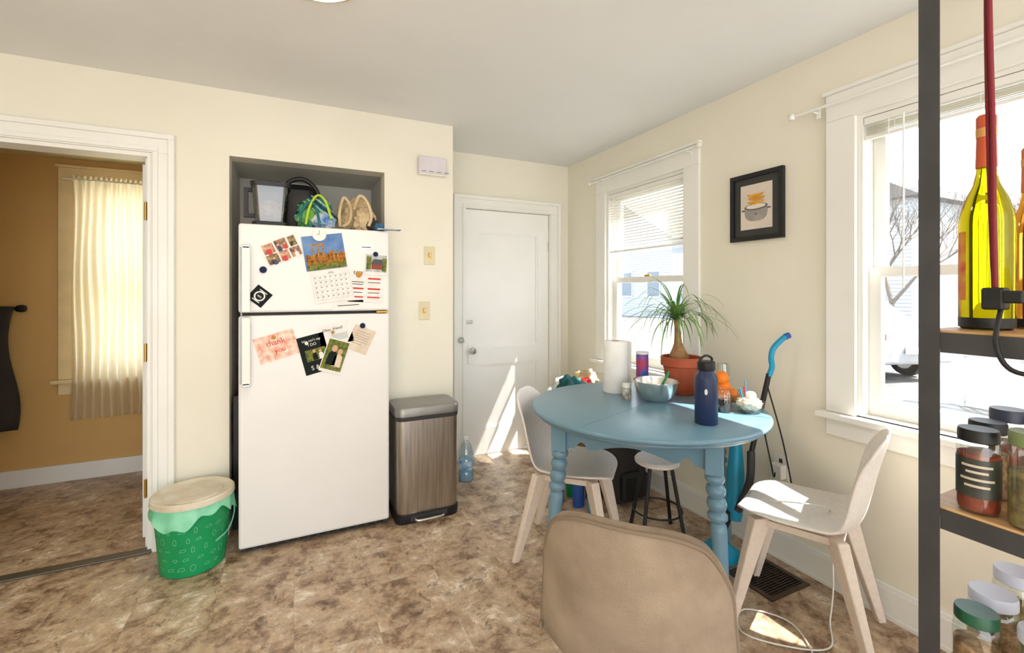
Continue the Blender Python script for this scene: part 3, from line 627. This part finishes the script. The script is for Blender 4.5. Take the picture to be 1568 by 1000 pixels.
def fchair(loc,az):
    g=grp('upholstered_chair',(*loc,0),-math.radians(az))
    prof=[(.235,.43),(.22,.465),(.15,.475),(.0,.46),(-.15,.452),(-.21,.465),(-.235,.51),(-.25,.62),(-.265,.74),(-.285,.86)]
    V,F=shell(prof,[(0,.20),(.2,.215),(.45,.222),(.6,.222),(.8,.210),(.92,.195),(1,.185)],[(0,.01),(.2,.02),(.42,.05),(.55,.08),(.8,.085),(1,.05)],Nu=36,Nv=20,kx=.17,kb=.08)
    obj('seat_shell',V,F,M_fab,g,smooth=True,sharp=180,subd=1,solid=.034,soff=0)
    Nv=20;Nu=36; ring=[V[i] for i in range(Nv+1)]+[V[j*(Nv+1)+Nv] for j in range(1,Nu+1)]+[V[Nu*(Nv+1)+i] for i in range(Nv-1,-1,-1)]+[V[j*(Nv+1)] for j in range(Nu-1,0,-1)]
    tube('edge_piping',[(v.x*.985,v.y-.019,v.z+ (-.015 if v.z<.5 else -.004)) for v in ring],.0045,M_piping,g,n=2,seg=8,closed=True)
    for sx in(-1,1):
        strut('front_leg',(sx*.2,.22,0),(sx*.15,.15,.44),(.026,.026),(.04,.04),M_chleg,g,.005)
        strut('rear_leg',(sx*.2,-.24,0),(sx*.15,-.12,.44),(.026,.026),(.04,.04),M_chleg,g,.005)
    return g
fchair((.83,.93),50)
# stool
g=grp('stool',(1.79,1.90,0))
lathe('seat',[(.001,.40),(.11,.40),(.118,.405),(.12,.418),(.112,.428),(.001,.430)],M_chair,g)
for a in(20,110,200,290):
    r=math.radians(a); tube('leg',[(.16*math.cos(r),.16*math.sin(r),0.01),(.08*math.cos(r),.08*math.sin(r),.405)],.010,M_black,g,sub=False)
tube('foot_ring',[(.13*math.cos(math.radians(a)),.13*math.sin(math.radians(a)),.15) for a in range(0,360,30)],.005,M_black,g,closed=True,n=3)
# ------------------------------------------------------------------ table objects
g=grp('paper_towel_roll',(1.61,2.03,TT)); lathe('roll',[(.02,0),(.066,0),(.068,.004),(.068,.276),(.066,.28),(.02,.28)],M_towel,g,seg=40); lathe('core',[(.0195,.002),(.0205,.281),(.018,.281)],mat('cardboard',L(175,140,100),.8),g)
obj('loose_sheet',[(.066,-.02,.002),(.070,-.05,.002),(.066,-.02,.278),(.070,-.05,.278)],[(0,1,3,2)],M_towel,g)
g=grp('mixing_bowl',(1.655,1.765,TT)); lathe('bowl',[(.001,.002),(.05,.0),(.055,.004),(.085,.03),(.102,.065),(.108,.10),(.112,.102),(.112,.105),(.105,.103),(.098,.066),(.08,.034),(.05,.01),(.001,.008)],M_steelsm,g,seg=48)
tube('spatula_handle',[(.0,.0,.03),(.04,-.03,.12),(.05,-.035,.15)],.006,M_green,g); blob('food',(.14,.14,.04),(0,0,.045),mat('salad',L(150,160,90),.7,col2=L(215,205,170),nscale=30),2,.3,3,g)
g=grp('spice_bottle',(1.545,1.86,TT)); lathe('bottle',[(.001,0),(.022,0),(.024,.004),(.024,.055),(.018,.062)],mat('spice_label',L(215,215,205),.5,col2=L(120,110,95),nscale=40),g); lathe('cap',[(.021,.06),(.021,.08),(.001,.081)],M_white,g)
PX,PY=1.915,1.85
g=grp('potted_ponytail_palm',(PX,PY,TT+.001))
lathe('saucer',[(.001,0),(.085,0),(.1,.02),(.096,.02),(.082,.006),(.001,.006)],M_terra,g)
lathe('pot',[(.001,.007),(.066,.007),(.070,.012),(.095,.145),(.098,.146),(.107,.15),(.109,.195),(.105,.198),(.098,.196),(.094,.17),(.001,.168)],M_terra,g,sharp=30); lathe('soil',[(.001,.182),(.06,.178),(.096,.172)],M_soil,g)
lathe('trunk',[(.04,.168),(.052,.185),(.05,.205),(.035,.235),(.022,.27),(.018,.31),(.015,.36),(.017,.385),(.012,.40),(.001,.403)],M_trunk,g,(0,0,0),20,shear=(-.05,.03),sharp=180)
V=[];F=[];rng=random.Random(12); hx,hy,hz=-.02,.012,.392
for k in range(90):
    a=rng.uniform(0,2*math.pi); el=rng.uniform(.35,1.3); ln=rng.uniform(.24,.42); droop=rng.uniform(1.1,2.1)
    p=Vector((hx,hy,hz)); d=Vector((math.cos(a)*math.cos(el),math.sin(a)*math.cos(el),math.sin(el))); sd=Vector((-math.sin(a),math.cos(a),0)); n0=len(V); K=14
    lat=rng.uniform(-.4,.4)
    for s in range(K+1):
        f=s/K; w=.0046*(1-f**2)+.0008; V.append(p-sd*w+Vector((0,0,.001))); V.append(p+sd*w)
        d=(d+Vector((0,0,-1))*droop*.13*(.4+f)+sd*lat*.04).normalized(); p=p+d*ln/K
        if p.x>.25: p.x=.25
    for s in range(K): F.append((n0+2*s,n0+2*s+1,n0+2*s+3,n0+2*s+2))
obj('leaves',V,F,M_leaf,g,smooth=True,sharp=180)
g=grp('water_bottle',(1.565,1.375,TT)); lathe('flask',[(.001,0),(.042,0),(.046,.004),(.046,.185),(.043,.2),(.033,.215),(.031,.225)],M_navy,g,seg=40,sharp=50)
lathe('cap',[(.034,.224),(.036,.23),(.036,.258),(.032,.262),(.001,.262)],M_black,g); tube('cap_loop',[(-.03,0,.25),(-.033,0,.272),(0,0,.285),(.033,0,.272),(.03,0,.25)],.005,M_black,g)
g2=grp('logo_mount',(0,0,0),-.85); g2.parent=g; prism('logo',ell(0,.14,.006,.012),-.0468,-.0455,M_paper,g2)
g=grp('snack_canister',(1.765,1.99,TT)); lathe('can',[(.001,0),(.033,0),(.034,.004),(.034,.205),(.001,.206)],mat('canister_print',L(205,50,45),.45,col2=L(50,95,175),nscale=14),g); lathe('cap',[(.035,.203),(.035,.215),(.001,.216)],M_paper,g)
g=grp('fruit_bowl',(1.90,1.565,TT)); lathe('bowl',[(.001,0),(.04,0),(.075,.03),(.088,.07),(.086,.07),(.073,.033),(.04,.004),(.001,.004)],M_jar,g)
for i,(x,y,z) in enumerate(((-.03,-.02,.045),(.035,-.015,.045),(0,.04,.045),(0,0,.09),(-.015,.0,.132))):
    lathe('orange',[(.001,-.034),(.015,-.031),(.028,-.02),(.035,0),(.028,.02),(.015,.031),(.001,.033)],M_orange,g,(x,y,z),20,sharp=180)
g=grp('wine_glass',(2.01,1.66,TT)); lathe('glass',[(.001,0),(.032,0),(.03,.003),(.004,.008),(.0035,.07),(.01,.08),(.033,.11),(.036,.14),(.03,.18),(.029,.18),(.034,.14),(.03,.11),(.001,.085)],M_jar,g)
g=grp('glass_candy_dish',(1.885,1.415,TT)); lathe('dish',[(.001,0),(.045,0),(.055,.01),(.064,.05),(.066,.052),(.060,.05),(.05,.012),(.001,.006)],M_jar,g); blob('nuts',(.1,.1,.06),(0,0,.04),mat('nuts',L(205,165,110),.7,col2=L(245,235,220),nscale=90),3,.3,5,g); blob('garlic',(.05,.05,.04),(.01,.0,.075),M_paper,3,.1,2,g)
for i,(x,y,t) in enumerate(((-.02,.01,.12),(0.0,.02,.14),(-.035,.02,.11))): tube('skewer',[(x*.5,y*.5,.03),(x,y,t)],.003,M_cyan if i else M_red,g,sub=False)
g=grp('glass_jar',(1.79,1.47,TT)); lathe('jar',[(.001,0),(.028,0),(.030,.004),(.030,.09),(.024,.1),(.026,.105)],M_jar,g); lathe('contents',[(.001,.004),(.026,.004),(.026,.06),(.001,.06)],M_soil,g)
# ------------------------------------------------------------------ stick vacuum
g=grp('stick_vacuum')
tube('handle',[(2.135,1.395,1.125),(2.11,1.405,1.11),(2.065,1.42,1.065),(2.055,1.425,1.02),(2.068,1.43,.975),(2.06,1.44,.93)],.013,M_cyan,g)
tube('grip_tip',[(2.14,1.393,1.127),(2.12,1.401,1.118)],.0145,M_blueP,g,sub=False)
tube('shaft',[(2.06,1.44,.94),(2.0,1.49,.55)],.012,M_black,g,sub=False)
loft('motor_body',[rr(.05,.05,.02,-.02),rr(.07,.065,.02,.05),rr(.075,.07,.025,.2),rr(.05,.05,.02,.34)],M_cyan,g,(1.945,1.535,.24),(-.08,.12,0))
tube('dust_tube',[(2.0,1.49,.56),(1.96,1.47,.42),(1.93,1.51,.28)],.018,M_dark,g)
loft('floor_head',[rr(.20,.13,.03,0.003),rr(.20,.13,.03,.05),rr(.10,.08,.03,.09)],M_cyan,g,(1.90,1.60,0)); tube('neck',[(1.90,1.60,.07),(1.93,1.55,.26)],.018,M_black,g,sub=False)
tube('cord',[(2.05,1.45,.9),(2.10,1.50,.7),(2.09,1.45,.5),(2.14,1.47,.42),(2.15,1.47,.44)],.0035,M_black,g)
tube('cord',[(2.05,1.44,.88),(2.13,1.42,.62),(2.10,1.35,.40),(2.13,1.38,.33)],.0035,M_black,g)
# ------------------------------------------------------------------ floor vent
g=grp('floor_register',(1.985,1.395,0)); boxes('frame',[(-.13,.13,-.115,-.095,0,.008),(-.13,.13,.095,.115,0,.008),(-.13,-.108,-.095,.095,0,.008),(.108,.13,-.095,.095,0,.008)],mat('register_bronze',L(82,68,56),.4,metal=.5),g)
boxes('well',[(-.108,.108,-.095,.095,0.0,.002)],M_black,g)
boxes('louvres',[(-.108,.108,-.09+i*.0129,-.0845+i*.0129,.002,.007) for i in range(14)]+[(-.108+i*.0535,-.105+i*.0535,-.095,.095,.002,.0075) for i in range(1,4)],mat('register_bars',L(70,56,46),.4,metal=.5),g)
g=grp('charging_cable'); tube('cable',[(1.80,1.26,.458),(1.90,1.10,.48),(1.985,1.12,.40),(1.97,1.10,.15),(1.93,1.09,.02),(1.80,1.02,.006),(1.66,1.10,.006),(1.58,1.22,.006),(1.70,1.30,.006),(1.80,1.16,.006),(1.66,.98,.006),(1.5,.98,.006)],.003,M_white,g)
# ------------------------------------------------------------------ clutter near back corner
g=grp('cardboard_box',(1.86,2.86,0)); cb=mat('corrugated_cardboard',L(182,146,104),.85); boxes('carton',[(-.17,.17,-.17,-.165,0.005,.36),(-.17,.17,.165,.17,0.005,.36),(-.17,-.165,-.165,.165,0.005,.36),(.165,.17,-.165,.165,0.005,.36),(-.17,.17,-.17,.17,0,.005)],cb,g); boxes('flap',[(-.17,.17,-.24,-.171,.33,.335)],cb,g)
g=grp('grocery_bags',(1.86,2.86,.36)); blob('white_bag',(.36,.34,.36),(0,0,.155),mat('white_film_bag',L(232,230,222),.5,col2=L(205,205,200),nscale=7),21,.3,2.5,g); blob('teal_bag',(.2,.2,.18),(-.08,-.12,.27),M_teal,6,.4,3,g); blob('cream_bag',(.2,.18,.16),(.1,-.02,.30),M_tote,7,.4,3,g); blob('red_packet',(.1,.1,.08),(.03,-.13,.31),M_red,7,.4,3,g)
g=grp('backpack',(1.93,2.38,0)); loft('bag_body',[rr(.26,.20,.06,0),rr(.30,.24,.07,.05),rr(.30,.22,.08,.25),rr(.2,.14,.06,.36)],M_darkcloth,g); loft('front_pocket',[rr(.2,.05,.02,.04,cy=-.125),rr(.2,.06,.02,.18,cy=-.125),rr(.16,.03,.01,.2,cy=-.12)],M_black,g); tube('top_loop',[(-.04,0,.35),(-.03,0,.39),(.03,0,.39),(.04,0,.35)],.007,M_black,g)
for i,(x,y,mm) in enumerate(((1.64,2.52,M_green),(1.73,2.43,mat('bottle_dark',L(50,70,60),.2)),(1.60,2.38,M_blueP),(1.53,2.62,M_white))):
    g=grp('recycling_bottle',(x,y,0)); lathe('bottle',[(.001,0),(.034,0),(.037,.006),(.037,.13),(.03,.16),(.013,.19),(.013,.225)],mm,g,seg=20); lathe('cap',[(.015,.222),(.015,.24),(.001,.241)],M_red,g)
g=grp('juice_carton',(1.50,2.48,0)); boxes('carton_body',[(-.035,.035,-.035,.035,0,.17)],M_blueP,g,bevel=.002); prism('gable',[(-.035,.17),(.035,.17),(.004,.205),(.004,.22),(-.004,.22),(-.004,.205)],-.035,.035,M_paper,g)
# ------------------------------------------------------------------ rack at right
g=grp('storage_rack')
X0,X1,Y0,Y1=1.0,1.52,-.70,.417
P=[]
for x in(X0,X1):
    for y in(Y0,Y1):
        sx=1 if x==X0 else -1; sy=1 if y==Y0 else -1
        P.append((min(x,x+sx*.003),max(x,x+sx*.003),min(y,y+sy*.029),max(y,y+sy*.029),0,2.25)); P.append((min(x+sx*.003,x+sx*.02),max(x+sx*.003,x+sx*.02),min(y,y+sy*.003),max(y,y+sy*.003),0,2.25))
boxes('posts',P,M_rack,g)
levels=[.08,.36,.665,.969,1.272,2.20]
for z in levels:
    boxes('shelf_board',[(X0+.006,X1-.006,Y0+.006,Y1-.006,z-.009,z)],M_wood,g)
    boxes('shelf_rim',[(X0+.0031,X0+.0059,Y0+.02,Y1-.0291,z-.038,z-.004),(X1-.006,X1-.0031,Y0+.02,Y1-.02,z-.038,z-.004),(X0+.02,X1-.02,Y1-.006,Y1-.0031,z-.038,z-.004),(X0+.02,X1-.02,Y0+.0031,Y0+.006,z-.038,z-.004)],M_rack,g)
def bottle(name,x,y,z,h,r,m,capm,label=None):
    g=grp(name,(x,y,z)); k=h/.37
    lathe('glass',[(.001,.002),(r*.9,0),(r,.006*k),(r,.185*k),(r*.96,.20*k),(r*.75,.228*k),(r*.48,.252*k),(r*.36,.275*k),(r*.31,.33*k),(r*.31,.345*k),(.001,.346*k)],m,g,seg=48,sharp=60)
    lathe('neck_foil',[(r*.385,.282*k),(r*.345,.345*k)],capm,g)
    lathe('collar',[(r*.37,.335*k),(r*.38,.35*k),(r*.34,.352*k)],mat('collar_tan',L(220,160,90),.5),g)
    lathe('cap',[(r*.36,.35*k),(r*.37,.37*k),(r*.3,.374*k),(.001,.375*k)],capm,g)
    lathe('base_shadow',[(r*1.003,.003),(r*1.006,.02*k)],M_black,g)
    if label:
        V=[];F=[]
        for i in range(13):
            a=math.radians(label[0]+(label[1]-label[0])*i/12); V+=[(r*1.01*math.cos(a),r*1.01*math.sin(a),.05*k),(r*1.01*math.cos(a),r*1.01*math.sin(a),.17*k)]
        for i in range(12): F.append((2*i,2*i+1,2*i+3,2*i+2))
        obj('label',V,F,label[2],g,smooth=True,sharp=180)
    return g
bottle('olive_oil_bottle',1.100,.362,1.273,.372,.036,M_oil,mat('cap_orange',L(205,90,50),.4),(125,155,mat('oil_label',L(215,80,50),.5,col2=L(225,170,50),nscale=30)))
bottle('vinegar_bottle',1.19,.335,1.273,.32,.028,M_oil2,mat('cap_orange2',L(205,120,75),.4))
def jar(name,x,y,z,h,r,lidm,content,label=None,fill=.8):
    g=grp(name,(x,y,z))
    lathe('glass',[(.001,0),(r*.92,0),(r,.006),(r,h*.74),(r*.97,h*.80),(r*.82,h*.86)],M_jar,g)
    lathe('contents',[(.001,.004),(r*.9,.004),(r*.95,.01),(r*.95,h*.74*fill),(r*.6,h*.76*fill),(.001,h*.77*fill)],content,g)
    lathe('lid',[(r*.90,h*.85),(r*.94,h*.86),(r*.94,h*.97),(r*.9,h),(.001,h*.995)],lidm,g)
    if label: lathe('label',[(r*1.008,h*.2),(r*1.008,h*.66)],label,g)
    return g
spice=mat('red_spice',L(150,58,30),.8,col2=L(110,35,20),nscale=60); beans=mat('mixed_beans',L(185,150,110),.7,col2=L(110,75,45),nscale=90); herbs=mat('dried_herbs',L(140,125,75),.8,col2=L(90,80,45),nscale=70); darklabel=mat('chili_label',L(42,38,40),.4,col2=L(60,66,54),nscale=14)
gold=mat('gold_green_lid',L(120,135,90),.4); lidg=mat('dark_green_lid',L(30,85,60),.4); lidw=mat('frosted_lid',L(205,212,232),.4)
gj=jar('spice_jar',1.040,.352,.970,.138,.0275,M_black,spice,darklabel,.95)
M_lp=mat('label_print_col',L(200,190,170),.5)
for zz_,w_ in((.078,.020),(.068,.014),(.056,.022),(.045,.016)):
    V=[];F=[]
    for i in range(9):
        a=math.radians(195)+(-.5+i/8)*w_/.0275*2; V+=[(.0279*math.cos(a),.0279*math.sin(a),zz_),(.0279*math.cos(a),.0279*math.sin(a),zz_+.004)]
    for i in range(8): F.append((2*i,2*i+1,2*i+3,2*i+2))
    obj('label_print',V,F,M_lp,gj,smooth=True,sharp=180)
jar('spice_jar',1.035,.288,.970,.150,.028,gold,herbs,None)
jar('spice_jar',1.13,.37,.970,.135,.027,M_black,beans)
jar('spice_jar',1.20,.365,.970,.15,.027,mat('navy_lid',L(60,65,85),.4),spice)
jar('spice_jar',1.21,.30,.970,.14,.026,M_black,herbs)
jar('pantry_jar',1.042,.355,.666,.135,.030,lidg,beans,None)
jar('pantry_jar',1.12,.360,.666,.140,.034,lidw,beans)
jar('pantry_jar',1.055,.278,.666,.14,.034,lidw,herbs)
jar('pantry_jar',1.22,.36,.666,.15,.033,lidw,herbs)
g=grp('hanging_cord'); cr=mat('burgundy_cord',L(120,22,35),.6)
tube('lanyard',[(1.020,.332,2.16),(1.022,.333,1.85),(1.030,.331,1.6),(1.024,.328,1.45),(1.024,.326,1.345)],.0036,cr,g)
tube('lanyard_back',[(1.030,.333,2.16),(1.030,.339,1.85),(1.034,.337,1.55),(1.030,.330,1.345)],.0032,cr,g)
box('plug_body',(.026,.028,.036),(1.026,.327,1.327),M_black,g,.004); box('plug_side',(.018,.024,.02),(1.02,.303,1.33),M_black,g,.003)
tube('cable',[(1.024,.32,1.31),(.99,.315,1.26),(.985,.30,1.222),(.99,.27,1.215),(.985,.24,1.235),(.99,.22,1.30),(1.01,.21,1.36)],.0035,M_black,g)
# ------------------------------------------------------------------ ceiling lamp
g=grp('ceiling_light',(.07,1.70,H)); lathe('shade',[(.001,-.055),(.06,-.052),(.11,-.04),(.14,-.02),(.15,-.005)],M_glow,g); lathe('rim',[(.15,-.012),(.158,-.01),(.158,0)],M_brass,g)
ld=bpy.data.lights.new('ceiling_lamp','AREA'); ld.shape='DISK'; ld.size=.26; ld.energy=7; ld.color=(1,.87,.7)
lo=bpy.data.objects.new('ceiling_lamp',ld); COL.objects.link(lo); lo.location=(.07,1.70,2.375)
# ------------------------------------------------------------------ outdoors
GZ=-.3
boxes('ground_outside',[(W+.3,60,-40,60,GZ-.1,GZ)],mat('gravel',L(146,143,138),.9,col2=L(110,107,102),nscale=3,bump=.3,bscale=20))
boxes('ground_rear',[(-40,W+.3,4.6,60,GZ-.1,GZ)],mat('pale_bounce_ground',L(196,190,170),.9,nscale=3))  # unseen ground behind the bathroom, made pale to brighten the curtain
M_outw=mat('weathered_white',L(196,196,196),.6)
g=grp('lattice_fence'); V=[];F=[]
fx=8.6
def strip(y0,z0_,y1,z1_,x,w=.016):
    d=Vector((0,y1-y0,z1_-z0_)).normalized(); n_=Vector((0,-d.z,d.y))*w; n=len(V)
    for (y,z) in((y0,z0_),(y1,z1_)):
        for s in(-1,1):
            for dx in(0,.01): V.append((x+dx,y+n_.y*s,z+n_.z*s))
    F.extend([(n,n+1,n+5,n+4),(n+2,n+3,n+7,n+6),(n,n+2,n+6,n+4),(n+1,n+3,n+7,n+5)])
y=-3.0
while y<2.5:
    strip(y,-.18,y+.6,.42,fx); strip(y,.42,y+.6,-.18,fx+.012); y+=.13
obj('lattice',V,F,M_outw,g); boxes('rails',[(fx-.03,fx+.05,-3,3.1,.42,.48),(fx-.03,fx+.05,-3,3.1,-.22,-.17)]+[(fx-.04,fx+.06,yy,yy+.09,GZ,.52) for yy in(-3,-1,1,3.05)],M_outw,g)
g=grp('parked_car',(10.35,6.15,GZ),math.radians(-17))
cp=mat('car_silver',L(165,167,172),.25,metal=.3,coat=.5)
prof=[(-2.1,.35),(-2.15,.75),(-2.0,.95),(-1.5,1.0),(-.9,1.42),(.4,1.45),(1.1,1.0),(1.9,.9),(2.15,.7),(2.15,.35),(1.75,.3),(1.65,.55),(1.35,.66),(1.05,.55),(.95,.3),(-.95,.3),(-1.05,.55),(-1.35,.66),(-1.65,.55),(-1.75,.3)]
prism('body',prof,-.85,.85,cp,g,rot=(0,0,math.pi/2),bevel=.05)
prism('side_windows',[(-1.25,1.04),(-.85,1.36),(.35,1.39),(.9,1.04)],-.86,.86,mat('car_glass',L(60,70,80),.1),g,rot=(0,0,math.pi/2))
for sy in(-1,1):
    for yy in(-1.35,1.35):
        lathe('wheel',[(.001,-.1),(.2,-.1),(.31,-.09),(.33,0),(.31,.09),(.2,.1),(.001,.1)],M_black,g,(sy*.78,yy,.33),24,rot=(0,math.pi/2,0)); lathe('hub',[(.001,-.105),(.19,-.105),(.19,.105),(.001,.105)],M_steelsm,g,(sy*.785,yy,.33),20,rot=(0,math.pi/2,0))
    box('tail_light',(.24,.12,.12),(sy*.70,-2.1,.84),M_red,g,.02); box('head_light',(.3,.12,.12),(sy*.62,2.1,.75),M_white,g,.02)
box('number_plate',(.4,.02,.12),(0,-2.16,.6),M_paper,g)
sid=mat('vinyl_siding',L(180,186,192),.7); hg=mat('house_glass',L(110,125,140),.1); shg=mat('shingles',L(110,108,108),.9,nscale=20)
def house(loc,Ly,hh):
    g=grp('neighbour_house',loc)
    boxes('walls',[(0,7,0,Ly,0,hh)],sid,g); boxes('clapboards',[(-.03,-.001,0,Ly,i*.16,i*.16+.14) for i in range(int(hh/.16))],sid,g)
    prism('roof',[(-.5,hh-.1),(Ly+.5,hh-.1),(Ly/2,hh+2.6)],-7.5,.5,shg,g,rot=(0,0,math.pi/2))
    for yy in(1,3.5): 
        if yy+1<Ly: boxes('house_window',[(-.06,-.031,yy,yy+1,1.3,2.8)],hg,g); boxes('house_window_trim',[(-.07,-.031,yy-.1,yy,1.2,2.9),(-.07,-.031,yy+1,yy+1.1,1.2,2.9),(-.07,-.031,yy,yy+1,2.8,2.9),(-.07,-.031,yy,yy+1,1.2,1.3)],M_outw,g)
house((23,9.8,GZ),7.5,5.6); house((20,20,GZ),8,4.8)
bark=mat('bark',L(118,108,99),.9)
def tree(loc,seed,l0=1.5,r0_=.10):
    g=grp('bare_tree',loc); rt_=random.Random(seed)
    TV=[];TF=[]
    def seg_(p,q,r0,r1):
        t=(q-p).normalized(); a=t.cross(Vector((.3,.2,.9))).normalized(); b=t.cross(a); n=len(TV)
        for c,r in((p,r0),(q,r1)):
            for k in range(5): an=k*2*math.pi/5; TV.append(c+a*math.cos(an)*r+b*math.sin(an)*r)
        for k in range(5): TF.append((n+k,n+(k+1)%5,n+5+(k+1)%5,n+5+k))
    def grow(p,d,l,r,dep):
        q=p+d*l; seg_(p,q,r,r*.7)
        if dep==0: return
        for k in range(3 if dep>2 else 2):
            nd=(d+Vector((rt_.uniform(-.8,.8),rt_.uniform(-.8,.8),rt_.uniform(-.1,.6)))).normalized(); grow(q,nd,l*rt_.uniform(.65,.85),r*.6,dep-1)
    grow(Vector((0,0,0)),Vector((0,0,1)),l0,r0_,7); obj('branches',TV,TF,bark,g)
tree((16.2,7.4,GZ),5,1.25,.10); tree((16.5,3.6,GZ),9,1.3,.10)
g=grp('utility_pole',(12.5,-7,GZ)); tube('pole',[(0,0,0),(0,0,7)],.12,bark,g,sub=False); boxes('crossarm',[(-.9,.9,-.06,.06,6.3,6.42)],bark,g)
for i in range(4): tube('wire',[(-.7+i*.4,0,6.42),(-1.6+i*.4,9,5.0+i*.25),(-1.5+i*.5,20,5.8+i*.3)],.012,M_dark,g,seg=5)
# ------------------------------------------------------------------ light
w=bpy.data.worlds.new('sky'); S.world=w; w.use_nodes=True; nt=w.node_tree; bg=nt.nodes['Background']
tc=nt.nodes.new('ShaderNodeTexCoord'); sp=nt.nodes.new('ShaderNodeSeparateXYZ'); rp=nt.nodes.new('ShaderNodeValToRGB')
nt.links.new(tc.outputs['Generated'],sp.inputs[0]); nt.links.new(sp.outputs['Z'],rp.inputs[0]); nt.links.new(rp.outputs[0],bg.inputs[0])
rp.color_ramp.elements[0].position=0.0; rp.color_ramp.elements[0].color=(.97,.97,.97,1); rp.color_ramp.elements[1].position=.6; rp.color_ramp.elements[1].color=(.76,.87,1,1)
bg.inputs[1].default_value=4.0
sd=bpy.data.lights.new('sun','SUN'); sd.energy=16; sd.angle=math.radians(.6); sd.color=(1,.95,.89)
so=bpy.data.objects.new('sun',sd); COL.objects.link(so); so.rotation_euler=Vector((-.54,.64,-1.10)).to_track_quat('-Z','Y').to_euler(); so.location=(6,-6,8)
# ------------------------------------------------------------------ camera
cd=bpy.data.cameras.new('camera'); co=bpy.data.objects.new('camera',cd); COL.objects.link(co)
co.location=(0,0,1.34); co.rotation_euler=(math.pi/2,0,-math.radians(25.6)); cd.sensor_width=36; cd.lens=16.0; cd.shift_y=-.035; cd.clip_start=.02; cd.clip_end=300
S.camera=co
S.view_settings.view_transform='Standard'; S.view_settings.look='None'; S.view_settings.exposure=0.05
